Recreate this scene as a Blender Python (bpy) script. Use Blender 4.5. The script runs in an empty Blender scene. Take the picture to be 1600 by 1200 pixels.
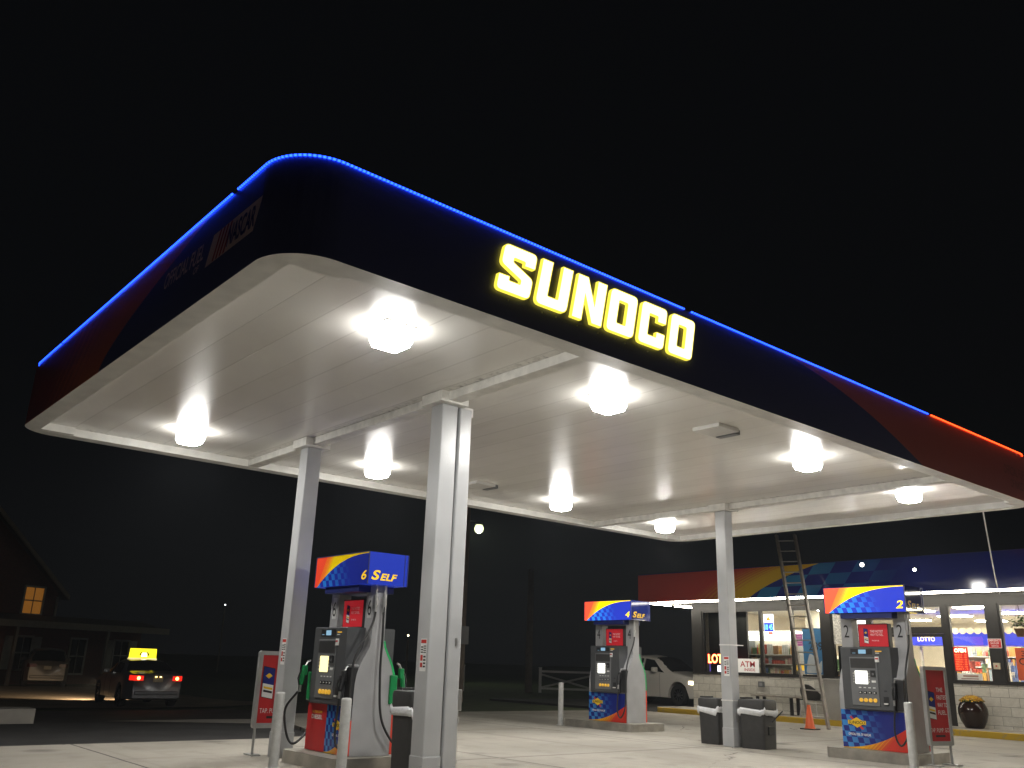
import bpy, bmesh, math, random
from mathutils import Vector, Matrix
from mathutils.geometry import tessellate_polygon

random.seed(7)
sc = bpy.context.scene
COL = sc.collection
PI = math.pi

# ------------------------------------------------------------------ camera
CAM = Vector((-2.3253, -5.3001, 1.2))
YAW, PITCH, ROLL = 0.8698, 0.3088, 0.0333
fw = Vector((math.cos(PITCH) * math.cos(YAW), math.cos(PITCH) * math.sin(YAW), math.sin(PITCH)))
rt = Vector((math.sin(YAW), -math.cos(YAW), 0.0))
up = rt.cross(fw)
r2 = math.cos(ROLL) * rt + math.sin(ROLL) * up
u2 = -math.sin(ROLL) * rt + math.cos(ROLL) * up
cam_d = bpy.data.cameras.new('camera')
cam = bpy.data.objects.new('camera', cam_d)
COL.objects.link(cam)
cam.matrix_world = Matrix(((r2.x, u2.x, -fw.x, CAM.x), (r2.y, u2.y, -fw.y, CAM.y), (r2.z, u2.z, -fw.z, CAM.z), (0, 0, 0, 1)))
cam_d.sensor_fit = 'HORIZONTAL'
cam_d.sensor_width = 36
cam_d.lens = 1370.39 / 1600 * 36
cam_d.clip_start = 0.05
cam_d.clip_end = 2000
sc.camera = cam

# ------------------------------------------------------------------ night sky, exposure
world = bpy.data.worlds.new('World')
sc.world = world
world.use_nodes = True
wn = world.node_tree
bg = wn.nodes['Background']
bg.inputs[0].default_value = (0.78, 0.86, 1.0, 1)
bg.inputs[1].default_value = 0.0019
sc.view_settings.view_transform = 'Standard'
sc.view_settings.look = 'None'
sc.view_settings.exposure = 0.66
sc.view_settings.gamma = 1.0
sc.cycles.use_denoising = True
sc.cycles.max_bounces = 8
sc.cycles.diffuse_bounces = 5
sc.cycles.glossy_bounces = 4
sc.cycles.transparent_max_bounces = 12
sc.cycles.sample_clamp_indirect = 6.0
sc.cycles.caustics_reflective = False
sc.cycles.caustics_refractive = False

LAMP = 235.0          # canopy lamp lens radiance

# ------------------------------------------------------------------ node expressions
class X:
    """tiny wrapper that turns python arithmetic into Math nodes"""
    def __init__(s, nt, v): s.nt = nt; s.v = v
    def _op(s, op, *o):
        n = s.nt.nodes.new('ShaderNodeMath'); n.operation = op
        for i, a in enumerate((s,) + o):
            a = a.v if isinstance(a, X) else a
            if isinstance(a, (int, float)): n.inputs[i].default_value = a
            else: s.nt.links.new(a, n.inputs[i])
        return X(s.nt, n.outputs[0])
    def __add__(s, o): return s._op('ADD', o)
    __radd__ = __add__
    def __sub__(s, o): return s._op('SUBTRACT', o)
    def __rsub__(s, o): return X(s.nt, float(o))._op('SUBTRACT', s)
    def __mul__(s, o): return s._op('MULTIPLY', o)
    __rmul__ = __mul__
    def __truediv__(s, o): return s._op('DIVIDE', o)
    def __gt__(s, o): return s._op('GREATER_THAN', o)
    def __lt__(s, o): return s._op('LESS_THAN', o)
    def pow(s, o): return s._op('POWER', o)
    def fract(s): return s._op('FRACT')
    def floor(s): return s._op('FLOOR')
    def clamp(s): return s._op('MAXIMUM', 0.0)._op('MINIMUM', 1.0)
    def maxi(s, o): return s._op('MAXIMUM', o)
    def mini(s, o): return s._op('MINIMUM', o)
    def absv(s): return s._op('ABSOLUTE')

class C3:
    """colour socket with mix"""
    def __init__(s, nt, v): s.nt = nt; s.v = v
def cmix(nt, a, b, f):
    n = nt.nodes.new('ShaderNodeMix'); n.data_type = 'RGBA'
    for sock, val in ((n.inputs[0], f), (n.inputs[6], a), (n.inputs[7], b)):
        val = val.v if isinstance(val, (X, C3)) else val
        if isinstance(val, tuple): sock.default_value = val + (1,) if len(val) == 3 else val
        elif isinstance(val, (int, float)): sock.default_value = val
        else: nt.links.new(val, sock)
    return C3(nt, n.outputs[2])

MATS = {}
def newmat(name):
    m = bpy.data.materials.new(name); m.use_nodes = True
    nt = m.node_tree
    return m, nt, nt.nodes['Principled BSDF']

def mat(name, col, rough=0.5, metal=0.0, var=0.12, scale=6.0, bump=0.0, bscale=60.0, coat=0.0, spec=0.5):
    if name in MATS: return MATS[name]
    m, nt, b = newmat(name)
    b.inputs['Roughness'].default_value = rough
    b.inputs['Metallic'].default_value = metal
    b.inputs['Coat Weight'].default_value = coat
    b.inputs['Specular IOR Level'].default_value = spec
    tc = nt.nodes.new('ShaderNodeTexCoord')
    nz = nt.nodes.new('ShaderNodeTexNoise'); nz.inputs['Scale'].default_value = scale; nz.inputs['Detail'].default_value = 6
    nt.links.new(tc.outputs['Object'], nz.inputs['Vector'])
    rp = nt.nodes.new('ShaderNodeMapRange')
    rp.inputs[1].default_value = 0.3; rp.inputs[2].default_value = 0.7
    rp.inputs[3].default_value = 1 - var; rp.inputs[4].default_value = 1 + var
    nt.links.new(nz.outputs[0], rp.inputs[0])
    mx = nt.nodes.new('ShaderNodeVectorMath'); mx.operation = 'SCALE'
    mx.inputs[0].default_value = col; nt.links.new(rp.outputs[0], mx.inputs['Scale'])
    nt.links.new(mx.outputs[0], b.inputs['Base Color'])
    if bump:
        n2 = nt.nodes.new('ShaderNodeTexNoise'); n2.inputs['Scale'].default_value = bscale; n2.inputs['Detail'].default_value = 4
        nt.links.new(tc.outputs['Object'], n2.inputs['Vector'])
        bp = nt.nodes.new('ShaderNodeBump'); bp.inputs['Strength'].default_value = bump; bp.inputs['Distance'].default_value = 0.02
        nt.links.new(n2.outputs[0], bp.inputs['Height']); nt.links.new(bp.outputs[0], b.inputs['Normal'])
    MATS[name] = m
    return m

def emit(name, col, s, base=(0.02, 0.02, 0.02), rough=0.4):
    if name in MATS: return MATS[name]
    m, nt, b = newmat(name)
    b.inputs['Base Color'].default_value = base + (1,)
    b.inputs['Roughness'].default_value = rough
    b.inputs['Emission Color'].default_value = col + (1,)
    b.inputs['Emission Strength'].default_value = s
    MATS[name] = m
    return m

def glass(name, tint=(0.9, 0.93, 0.92), refl=1.0):
    if name in MATS: return MATS[name]
    m = bpy.data.materials.new(name); m.use_nodes = True
    nt = m.node_tree; nt.nodes.clear()
    out = nt.nodes.new('ShaderNodeOutputMaterial')
    tr = nt.nodes.new('ShaderNodeBsdfTransparent'); tr.inputs[0].default_value = tint + (1,)
    gl = nt.nodes.new('ShaderNodeBsdfGlossy'); gl.inputs['Roughness'].default_value = 0.02
    fr = nt.nodes.new('ShaderNodeFresnel'); fr.inputs[0].default_value = 1.5
    ml = nt.nodes.new('ShaderNodeMath'); ml.operation = 'MULTIPLY'; ml.inputs[1].default_value = refl
    nt.links.new(fr.outputs[0], ml.inputs[0])
    mx = nt.nodes.new('ShaderNodeMixShader')
    nt.links.new(ml.outputs[0], mx.inputs[0]); nt.links.new(tr.outputs[0], mx.inputs[1]); nt.links.new(gl.outputs[0], mx.inputs[2])
    nt.links.new(mx.outputs[0], out.inputs[0])
    MATS[name] = m
    return m

def uvx(nt):
    n = nt.nodes.new('ShaderNodeUVMap'); n.uv_map = 'UVMap'
    s = nt.nodes.new('ShaderNodeSeparateXYZ'); nt.links.new(n.outputs[0], s.inputs[0])
    return X(nt, s.outputs[0]), X(nt, s.outputs[1])
def objx(nt):
    n = nt.nodes.new('ShaderNodeTexCoord')
    s = nt.nodes.new('ShaderNodeSeparateXYZ'); nt.links.new(n.outputs['Object'], s.inputs[0])
    return [X(nt, s.outputs[i]) for i in range(3)]
def noise(nt, scale, detail=5, rough=0.55, dist=0.0, stretch=None):
    tc = nt.nodes.new('ShaderNodeTexCoord'); n = nt.nodes.new('ShaderNodeTexNoise')
    n.inputs['Scale'].default_value = scale; n.inputs['Detail'].default_value = detail
    n.inputs['Roughness'].default_value = rough; n.inputs['Distortion'].default_value = dist
    if stretch:
        mp = nt.nodes.new('ShaderNodeMapping'); mp.inputs['Scale'].default_value = stretch
        nt.links.new(tc.outputs['Object'], mp.inputs[0]); nt.links.new(mp.outputs[0], n.inputs['Vector'])
    else: nt.links.new(tc.outputs['Object'], n.inputs['Vector'])
    return X(nt, n.outputs[0])

RED = (0.62, 0.035, 0.02); ORANGE = (0.80, 0.16, 0.015); YEL = (0.85, 0.48, 0.01)
BLUE = (0.012, 0.022, 0.20); CYAN = (0.02, 0.17, 0.52)
C_RED, C_ORANGE, C_YEL, C_BLUE, C_CYAN = RED, ORANGE, YEL, BLUE, CYAN

def g_checker(nt, u, v, cu, cv, slant, fade0, fade1):
    s = u + v * slant
    a = (s / cu).floor(); c = (v / cv).floor()
    par = ((a + c) * 0.5).fract() > 0.25
    fade = (1 - (s - fade0) / (fade1 - fade0)).clamp()
    return par * fade
def g_streak(nt, s, s0, s1):
    """0 -> before s0, 1 -> after s1, streaky stripes in between"""
    t = ((s - s0) / (s1 - s0)).clamp()
    st = ((s * (9.0 / (s1 - s0))).fract() < t) * 1.0
    return t * 0.45 + st * 0.55 * t

def graphic(name, kind, glow=0.0, rough=0.25):
    RED, ORANGE, YEL, BLUE, CYAN = C_RED, C_ORANGE, C_YEL, C_BLUE, C_CYAN
    if name in MATS: return MATS[name]
    m, nt, b = newmat(name)
    b.inputs['Roughness'].default_value = rough
    b.inputs['Coat Weight'].default_value = 0.3
    u, v = uvx(nt)
    if kind == 'topper':
        RED, YEL, ORANGE = (0.95, 0.075, 0.03), (0.95, 0.66, 0.0), (0.95, 0.24, 0.01)
        BLUE, CYAN = (0.014, 0.028, 0.33), (0.02, 0.22, 0.72)
        w = ((u - 0.05) / 0.95).clamp()
        bound = (1 - (1 - w).pow(2.5)) * 0.955
        ck = g_checker(nt, u, v, 0.06, 0.2, 0.12, 0.25, 0.72)
        low = cmix(nt, BLUE, CYAN, ck * 0.85)
        s = u - v * 0.16
        t = g_streak(nt, s, 0.06, 0.2)
        hi = cmix(nt, RED, YEL, t)
        hi = cmix(nt, hi, ORANGE, ((s > 0.05) * (s < 0.10)) * 0.5)
        colr = cmix(nt, low, hi, v > bound)
    elif kind == 'panel':
        CYAN = (0.05, 0.27, 0.66)
        bound = u.pow(2.0) * 0.60 + 0.015
        ck = g_checker(nt, u, v, 0.088, 0.145, 0.12, 0.12, 0.72)
        low = cmix(nt, BLUE, CYAN, ck * 0.9)
        s = u - v * 0.55
        t = g_streak(nt, s, 0.16, 0.62)
        hi = cmix(nt, YEL, RED, t)
        colr = cmix(nt, low, hi, v < bound)
    elif kind == 'store':
        RED, YEL, ORANGE = (0.72, 0.085, 0.06), (0.90, 0.58, 0.05), (0.85, 0.25, 0.03)
        BLUE, CYAN = (0.026, 0.04, 0.26), (0.05, 0.32, 0.62)
        # u in metres along the fascia from its left end, v metres up
        s = u - (v * 1.0 + v * v * 1.45)
        t = g_streak(nt, s, 2.0, 3.6)
        hi = cmix(nt, RED, YEL, t)
        sb = u - 4.10 - (v * 1.42 + v * v * 1.5)
        ck = g_checker(nt, u, v, 0.62, 0.28, -0.75, 4.8, 8.2)
        low = cmix(nt, BLUE, CYAN, ck * 0.85)
        colr = cmix(nt, hi, low, sb > 0)
    else:                      # canopy fascia
        BLUE = (0.080, 0.088, 0.20)
        # front face: u = x, left face: u = -y
        d = (u - 6.0) / 3.55
        bound = 0.79 - d.clamp().pow(1.75) * 0.79
        hi = cmix(nt, (0.60, 0.15, 0.12), (0.42, 0.08, 0.07), ((u - 8.0) / 4).clamp())
        front = cmix(nt, BLUE, hi, (v > bound) * (u > 6.0))
        y = u * -1.0
        dl = ((4.15 - y) / 2.75).clamp()
        bl = 0.80 * dl.pow(0.62)
        s = y + v * 1.25
        t = g_streak(nt, s, 4.35, 6.6)
        hl = cmix(nt, (0.80, 0.17, 0.03), (0.36, 0.03, 0.02), t)
        left = cmix(nt, BLUE, hl, (v > bl) * (y > 1.3))
        colr = cmix(nt, front, left, u < 0.0)
    nt.links.new(colr.v, b.inputs['Base Color'])
    if glow:
        nt.links.new(colr.v, b.inputs['Emission Color'])
        b.inputs['Emission Strength'].default_value = glow
    MATS[name] = m
    return m

# ------------------------------------------------------------------ mesh helpers
class MB:
    def __init__(s): s.v = []; s.f = []; s.uv = []; s.mi = []; s.M = None
    def add(s, verts, faces, mi=0, uvs=None):
        o = len(s.v)
        for p in verts:
            p = Vector(p)
            s.v.append(s.M @ p if s.M else p)
        for k, f in enumerate(faces):
            s.f.append([o + i for i in f]); s.mi.append(mi)
            s.uv.append(uvs[k] if uvs else None)
        return s
    def box(s, x0, x1, y0, y1, z0, z1, mi=0):
        V = [(x, y, z) for z in (z0, z1) for y in (y0, y1) for x in (x0, x1)]
        return s.add(V, [(0, 2, 3, 1), (4, 5, 7, 6), (0, 1, 5, 4), (2, 6, 7, 3), (0, 4, 6, 2), (1, 3, 7, 5)], mi)
    def quad(s, a, b, c, d, mi=0, uv=((0, 0), (1, 0), (1, 1), (0, 1))):
        return s.add((a, b, c, d), [(0, 1, 2, 3)], mi, [list(uv)])
    def loops(s, loops, frame, d0, d1, mi=0, mi_side=None, back=True):
        """extruded 2D outline (outer loop + holes); frame = (origin, right, up), d along normal"""
        O, R, U = [Vector(a) for a in frame]; N = R.cross(U)
        tris = tessellate_polygon([[Vector((p[0], p[1], 0)) for p in L] for L in loops])
        flat = [p for L in loops for p in L]
        n = len(flat)
        V = [O + R * p[0] + U * p[1] + N * d1 for p in flat]
        F = []
        for t in tris:
            a, b, c = [flat[i] for i in t]
            cr = (b[0] - a[0]) * (c[1] - a[1]) - (b[1] - a[1]) * (c[0] - a[0])
            F.append(tuple(t) if cr > 0 else tuple(reversed(t)))
        s.add(V, F, mi)
        if d0 == d1: return s
        V2 = [O + R * p[0] + U * p[1] + N * d0 for p in flat]
        if back: s.add(V2, [tuple(reversed(f)) for f in F], mi if mi_side is None else mi_side)
        o = 0
        for li, L in enumerate(loops):
            m = len(L)
            ar = sum(L[i][0] * L[(i + 1) % m][1] - L[(i + 1) % m][0] * L[i][1] for i in range(m))
            rev = (ar < 0) != (li > 0)
            fs = []
            for i in range(m):
                j = (i + 1) % m
                q = (o + i, o + j, n + o + j, n + o + i)
                q = tuple(reversed(q)) if (not rev) == (li > 0) and False else q
                fs.append(q if ar < 0 else (n + o + i, n + o + j, o + j, o + i))
            s.add(V + V2, fs, mi if mi_side is None else mi_side)
            o += m
        return s
    def tube(s, pts, r, n=8, mi=0, cap=True):
        pts = [Vector(p) for p in pts]
        rs = r if isinstance(r, (list, tuple)) else [r] * len(pts)
        V = []; ref = Vector((0, 0, 1))
        for i, p in enumerate(pts):
            d = (pts[min(i + 1, len(pts) - 1)] - pts[max(i - 1, 0)]).normalized()
            a = d.cross(ref)
            if a.length < 0.2: a = d.cross(Vector((1, 0, 0)))
            a.normalize(); b = d.cross(a)
            if i and a.dot(pa) < 0 and abs(a.dot(pa)) > 0.5: a = -a; b = -b
            pa = a
            for k in range(n):
                t = 2 * PI * k / n
                V.append(p + (a * math.cos(t) + b * math.sin(t)) * rs[i])
        F = []; U = []
        L = 0
        for i in range(len(pts) - 1):
            L2 = L + (pts[i + 1] - pts[i]).length
            for k in range(n):
                j = (k + 1) % n
                F.append((i * n + k, i * n + j, (i + 1) * n + j, (i + 1) * n + k))
                U.append([(L, k / n), (L, (k + 1) / n), (L2, (k + 1) / n), (L2, k / n)])
            L = L2
        if cap:
            F.append(tuple(range(n))[::-1]); U.append(None)
            F.append(tuple((len(pts) - 1) * n + k for k in range(n))); U.append(None)
        o = len(s.f)
        s.add(V, F, mi)
        for i, q in enumerate(U): s.uv[o + i] = q
        return s
    def lathe(s, prof, n=24, c=(0, 0, 0), axis='z', mi=0, cap=True):
        V = []
        for r, h in prof:
            for k in range(n):
                t = 2 * PI * k / n; a, b = r * math.cos(t), r * math.sin(t)
                q = {'z': (a, b, h), 'y': (a, h, -b), 'x': (h, a, b)}[axis]
                V.append((c[0] + q[0], c[1] + q[1], c[2] + q[2]))
        F = []
        for i in range(len(prof) - 1):
            for k in range(n):
                j = (k + 1) % n
                F.append((i * n + k, i * n + j, (i + 1) * n + j, (i + 1) * n + k))
        if cap:
            F.append(tuple(range(n))[::-1]); F.append(tuple((len(prof) - 1) * n + k for k in range(n)))
        return s.add(V, F, mi)
    def text(s, txt, O, R, U, h, mi=0, w=None, bold=0.0, shear=0.0, ext=0.003, align='C', space=1.0):
        """lettering: h is the cap height, O the lower edge point (left / centre / right by align)"""
        V, F = text_mesh(txt, bold, shear, space)
        x0 = min(p[0] for p in V); x1 = max(p[0] for p in V); y0 = min(p[1] for p in V); y1 = max(p[1] for p in V)
        sy = h / (y1 - y0); sx = (w / (x1 - x0)) if w else sy
        W = (x1 - x0) * sx
        off = {'C': -W / 2, 'L': 0, 'R': -W}[align]
        O = Vector(O); R = Vector(R); U = Vector(U); N = R.cross(U)
        P = [O + R * (off + (p[0] - x0) * sx) + U * ((p[1] - y0) * sy) + N * ext for p in V]
        return s.add(P, F, mi)
    def build(s, name, mats, parent=None, smooth=False, bevel=0.0, loc=None, ang=40):
        me = bpy.data.meshes.new(name)
        me.from_pydata([tuple(p) for p in s.v], [], s.f)
        mats = mats if isinstance(mats, (list, tuple)) else [mats]
        for m in mats: me.materials.append(m)
        me.polygons.foreach_set('material_index', s.mi)
        if any(u is not None for u in s.uv):
            ul = me.uv_layers.new(name='UVMap')
            li = 0
            for f, u in zip(s.f, s.uv):
                for k in range(len(f)):
                    ul.data[li].uv = u[k] if u else (0.0, 0.0)
                    li += 1
        if smooth:
            me.polygons.foreach_set('use_smooth', [True] * len(me.polygons))
            me.update()
            try: me.set_sharp_from_angle(angle=math.radians(ang))
            except Exception: pass
        o = bpy.data.objects.new(name, me)
        COL.objects.link(o)
        if parent: o.parent = parent
        if loc: o.location = loc
        if bevel:
            b = o.modifiers.new('bevel', 'BEVEL'); b.width = bevel; b.segments = 2; b.limit_method = 'ANGLE'; b.angle_limit = math.radians(50)
            b.harden_normals = False
        return o

_TX = {}
def text_mesh(txt, bold, shear, space):
    k = (txt, bold, shear, space)
    if k in _TX: return _TX[k]
    cu = bpy.data.curves.new('lettering', 'FONT')
    cu.body = txt; cu.size = 1.0; cu.offset = bold; cu.shear = shear; cu.space_character = space
    cu.resolution_u = 4; cu.fill_mode = 'FRONT'
    o = bpy.data.objects.new('lettering', cu); COL.objects.link(o)
    dg = bpy.context.evaluated_depsgraph_get(); dg.update()
    me = o.evaluated_get(dg).to_mesh()
    V = [tuple(v.co) for v in me.vertices]; F = [tuple(p.vertices) for p in me.polygons]
    o.evaluated_get(dg).to_mesh_clear()
    bpy.data.objects.remove(o); bpy.data.curves.remove(cu)
    # make every face look along +z
    G = []
    for f in F:
        a = sum(V[f[i]][0] * V[f[(i + 1) % len(f)]][1] - V[f[(i + 1) % len(f)]][0] * V[f[i]][1] for i in range(len(f)))
        G.append(f if a > 0 else tuple(reversed(f)))
    _TX[k] = (V, G)
    return _TX[k]

def tag(o, label, cat, group=None):
    o['label'] = label; o['category'] = cat
    if group: o['group'] = group
    return o
def thing(name, label, cat, loc=(0, 0, 0), rz=0.0, group=None):
    o = bpy.data.objects.new(name, None); COL.objects.link(o)
    o.empty_display_size = 0.2
    o.location = loc; o.rotation_euler = (0, 0, rz)
    return tag(o, label, cat, group)
def struct(o, kind='structure'):
    o['kind'] = kind
    return o
def copy_tree(o, parent=None):
    c = o.copy(); COL.objects.link(c)
    if parent: c.parent = parent
    for ch in [x for x in bpy.data.objects if x.parent == o]: copy_tree(ch, c)
    return c
def rpoly(pts, rad, n=4):
    """round the corners of a polygon; rad = one radius or one per corner"""
    out = []; m = len(pts)
    for i, p in enumerate(pts):
        r = rad[i] if isinstance(rad, (list, tuple)) else rad
        p = Vector((p[0], p[1])); a = Vector(pts[i - 1][:2]) - p; b = Vector(pts[(i + 1) % m][:2]) - p
        if r <= 0: out.append(tuple(p)); continue
        r = min(r, a.length * 0.49, b.length * 0.49)
        A = p + a.normalized() * r; B = p + b.normalized() * r
        for k in range(n + 1):
            t = k / n
            q = A * (1 - t) ** 2 + p * 2 * t * (1 - t) + B * t ** 2
            out.append((q.x, q.y))
    return out
def sm(t):
    t = max(0.0, min(1.0, t)); return t * t * (3 - 2 * t)
def gh(x, y):
    return -0.45 * sm((y - 9) / 14) * (1 - sm((x - (y - 9) * 0.5 - 2) / 8))

# ------------------------------------------------------------------ common materials
M_white = mat('painted white metal', (0.72, 0.71, 0.68), 0.42, 0, 0.05, 3)
M_colgrey = mat('column grey paint', (0.43, 0.435, 0.44), 0.30, 0, 0.10, 2.2, 0.04, 90)
M_trim = mat('canopy trim white', (0.70, 0.69, 0.65), 0.45, 0, 0.1, 5)
M_black = mat('black plastic', (0.022, 0.022, 0.023), 0.45, 0, 0.2)
M_rubber = mat('rubber hose', (0.018, 0.018, 0.018), 0.5, 0, 0.2)
M_bin = mat('dark bin plastic', (0.035, 0.034, 0.033), 0.55, 0, 0.15, 12, 0.1, 150)
M_steel = mat('brushed steel', (0.55, 0.55, 0.54), 0.35, 0.9, 0.1)
M_silver = mat('silver sheet', (0.36, 0.36, 0.365), 0.33, 0.0, 0.09, 3.5)
M_darkgrey = mat('pump head grey', (0.075, 0.078, 0.082), 0.45, 0, 0.08)
M_midgrey = mat('pump bezel grey', (0.16, 0.165, 0.17), 0.45, 0, 0.06)
M_red = mat('sign red', (0.52, 0.018, 0.02), 0.4, 0, 0.06)
M_wtext = mat('white lettering', (0.8, 0.8, 0.78), 0.5, 0, 0.02)
M_ytext = emit('yellow lettering', (1.0, 0.62, 0.01), 0.35, (0.85, 0.5, 0.01))
M_btext = mat('black lettering', (0.015, 0.015, 0.015), 0.5, 0, 0.02)
M_navy = mat('navy blue paint', BLUE, 0.3, 0, 0.05)
M_conc_b = mat('bollard paint', (0.52, 0.52, 0.5), 0.55, 0, 0.12, 14, 0.1, 80)
M_bag = mat('white bin liner', (0.75, 0.76, 0.78), 0.35, 0, 0.08, 20, 0.4, 40)
M_darkframe = mat('dark bronze frame', (0.03, 0.028, 0.026), 0.4, 0.3, 0.1)
M_glass = glass('shop glass', (0.93, 0.95, 0.94), 1.0)
M_blackglass = mat('dark car glass', (0.006, 0.006, 0.007), 0.06, 0, 0.0)

# ------------------------------------------------------------------ ground
def concrete_mat():
    m, nt, b = newmat('forecourt concrete')
    x, y, z = objx(nt)
    n1 = noise(nt, 0.35, 7, 0.6, 0.6); n2 = noise(nt, 2.2, 8, 0.65); n3 = noise(nt, 38, 4, 0.6); n4 = noise(nt, 0.9, 5, 0.7, 1.2, (0.35, 1.6, 1))
    base = cmix(nt, (0.29, 0.265, 0.22), (0.46, 0.43, 0.37), ((n1 - 0.3) * 2.5).clamp())
    base = cmix(nt, base, (0.22, 0.20, 0.165), ((n2 - 0.53) * 4.5).clamp() * 0.65)
    base = cmix(nt, base, (0.54, 0.50, 0.43), ((n4 - 0.58) * 4).clamp() * 0.5)
    base = cmix(nt, base, (0.12, 0.11, 0.10), ((n3 - 0.66) * 6).clamp() * 0.35)
    # oil drips and rubber marks
    v = nt.nodes.new('ShaderNodeTexVoronoi'); v.inputs['Scale'].default_value = 0.8; v.inputs['Randomness'].default_value = 1
    tc = nt.nodes.new('ShaderNodeTexCoord'); nt.links.new(tc.outputs['Object'], v.inputs['Vector'])
    d = X(nt, v.outputs['Distance']) + (n2 - 0.5) * 0.35
    base = cmix(nt, base, (0.055, 0.05, 0.045), (1 - d / 0.20).clamp() * 0.75)
    # tyre tracks, hairline cracks
    n5 = noise(nt, 1.0, 4, 0.6, 0.3, (3.2, 0.10, 1)); n6 = noise(nt, 1.0, 5, 0.6, 0.4, (0.18, 2.6, 1))
    base = cmix(nt, base, (0.16, 0.145, 0.12), ((n5 - 0.57) * 6).clamp() * 0.40)
    base = cmix(nt, base, (0.17, 0.155, 0.13), ((n6 - 0.58) * 6).clamp() * 0.35)
    vc = nt.nodes.new('ShaderNodeTexVoronoi'); vc.feature = 'DISTANCE_TO_EDGE'; vc.inputs['Scale'].default_value = 0.21
    va = nt.nodes.new('ShaderNodeVectorMath'); va.operation = 'ADD'
    nd = nt.nodes.new('ShaderNodeTexNoise'); nd.inputs['Scale'].default_value = 1.3; nd.inputs['Detail'].default_value = 6
    nt.links.new(tc.outputs['Object'], nd.inputs['Vector']); nt.links.new(tc.outputs['Object'], va.inputs[0]); nt.links.new(nd.outputs['Color'], va.inputs[1])
    nt.links.new(va.outputs[0], vc.inputs['Vector'])
    crack = (X(nt, vc.outputs['Distance']) < 0.0028) * ((n1 - 0.42) * 8).clamp()
    base = cmix(nt, base, (0.05, 0.045, 0.04), crack * 0.8)
    # saw-cut joints
    wob = (n2 - 0.5) * 0.03
    jx = (((x + wob) / 4.4 + 0.17).fract() - 0.5).absv() * 4.4
    jy = (((y + wob) / 4.1 + 0.43).fract() - 0.5).absv() * 4.1
    j = (jx < 0.016).maxi(jy < 0.016)
    base = cmix(nt, base, (0.045, 0.042, 0.04), j * 0.85)
    nt.links.new(base.v, b.inputs['Base Color'])
    b.inputs['Roughness'].default_value = 0.78
    bp = nt.nodes.new('ShaderNodeBump'); bp.inputs['Strength'].default_value = 0.25; bp.inputs['Distance'].default_value = 0.02
    h = n3 * 0.5 + n2 * 0.6 - j * 0.8
    nt.links.new(h.v, bp.inputs['Height']); nt.links.new(bp.outputs[0], b.inputs['Normal'])
    return m
M_conc = concrete_mat()
M_asph = mat('asphalt', (0.045, 0.043, 0.042), 0.8, 0, 0.3, 1.2, 0.5, 90)
M_grass = mat('dark lawn', (0.045, 0.06, 0.022), 0.9, 0, 0.4, 2.0, 0.8, 30)
M_dirt = mat('gravel drive', (0.20, 0.155, 0.11), 0.9, 0, 0.3, 1.0, 0.6, 40)
M_walk = mat('pavement concrete', (0.36, 0.335, 0.29), 0.8, 0, 0.15, 2.5, 0.2, 60)

def sheet(name, x0, x1, y0, y1, nx, ny, m, lift=0.0, inside=None):
    b = MB(); V = []; F = []
    for j in range(ny + 1):
        for i in range(nx + 1):
            x = x0 + (x1 - x0) * i / nx; y = y0 + (y1 - y0) * j / ny
            V.append((x, y, gh(x, y) + lift))
    for j in range(ny):
        for i in range(nx):
            a = j * (nx + 1) + i
            F.append((a, a + 1, a + nx + 2, a + nx + 1))
    b.add(V, F)
    return struct(b.build(name, m, smooth=True))
# one ground sheet, finer near the place, reaching the horizon
b = MB(); xs = [-900, -300, -100] + [-50 + 2 * i for i in range(60)] + [90, 150, 400, 1200]
ys = [-600, -200, -60] + [-30 + 2 * i for i in range(52)] + [90, 150, 400, 1200]
V = [(x, y, gh(x, y) - 0.10) for y in ys for x in xs]; nx = len(xs)
F = [(j * nx + i, j * nx + i + 1, (j + 1) * nx + i + 1, (j + 1) * nx + i) for j in range(len(ys) - 1) for i in range(nx - 1)]
b.add(V, F); struct(b.build('lawn', M_grass, smooth=True))
# asphalt road and lot left of the forecourt
sheet('road', -50, 10.5, 7.6, 23.5, 46, 32, M_asph, -0.05)
sheet('driveway', -50, 13.0, 25.0, 42.0, 32, 12, M_dirt, -0.05)
b = MB(); b.box(19.3, 34, 12.6, 21, -0.12, -0.03); struct(b.build('parking_lot', M_asph))
fc = [(-16, -40), (18.75, -40), (18.75, 13.6), (7.2, 13.6), (6.2, 11.2), (5.4, 8.35), (4.3, 8.02), (-16, 7.86)]
b = MB(); b.loops([fc], ((0, 0, 0), (1, 0, 0), (0, 1, 0)), -0.16, 0.0); struct(b.build('forecourt', M_conc))
wk = [(4.2, 15.6), (4.8, 14.3), (6.0, 11.9), (7.3, 13.55), (6.4, 15.3)]
b = MB(); b.add([(x, y, gh(x, y) - 0.035) for x, y in wk], [(0, 1, 2, 3, 4)]); struct(b.build('path', M_walk))

# ------------------------------------------------------------------ canopy
H, HF, L, W, R = 3.958, 0.80, 13.640, 7.624, 0.436
REC = 0.105          # soffit sits this far above the lower trim
def outline(off=0.0, n=14, r=None):
    r = (R if r is None else r) - off
    out = []
    for cx, cy, a0 in ((R, R, PI), (L - R, R, 1.5 * PI), (L - R, W - R, 0), (R, W - R, 0.5 * PI)):
        for k in range(n + 1):
            a = a0 + PI / 2 * k / n
            out.append((cx + r * math.cos(a), cy + r * math.sin(a)))
    return out

canopy = thing('canopy', 'white filling station canopy on three grey columns with dark fascia and blue light strip', 'canopy', (0, 0, 0))
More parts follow.
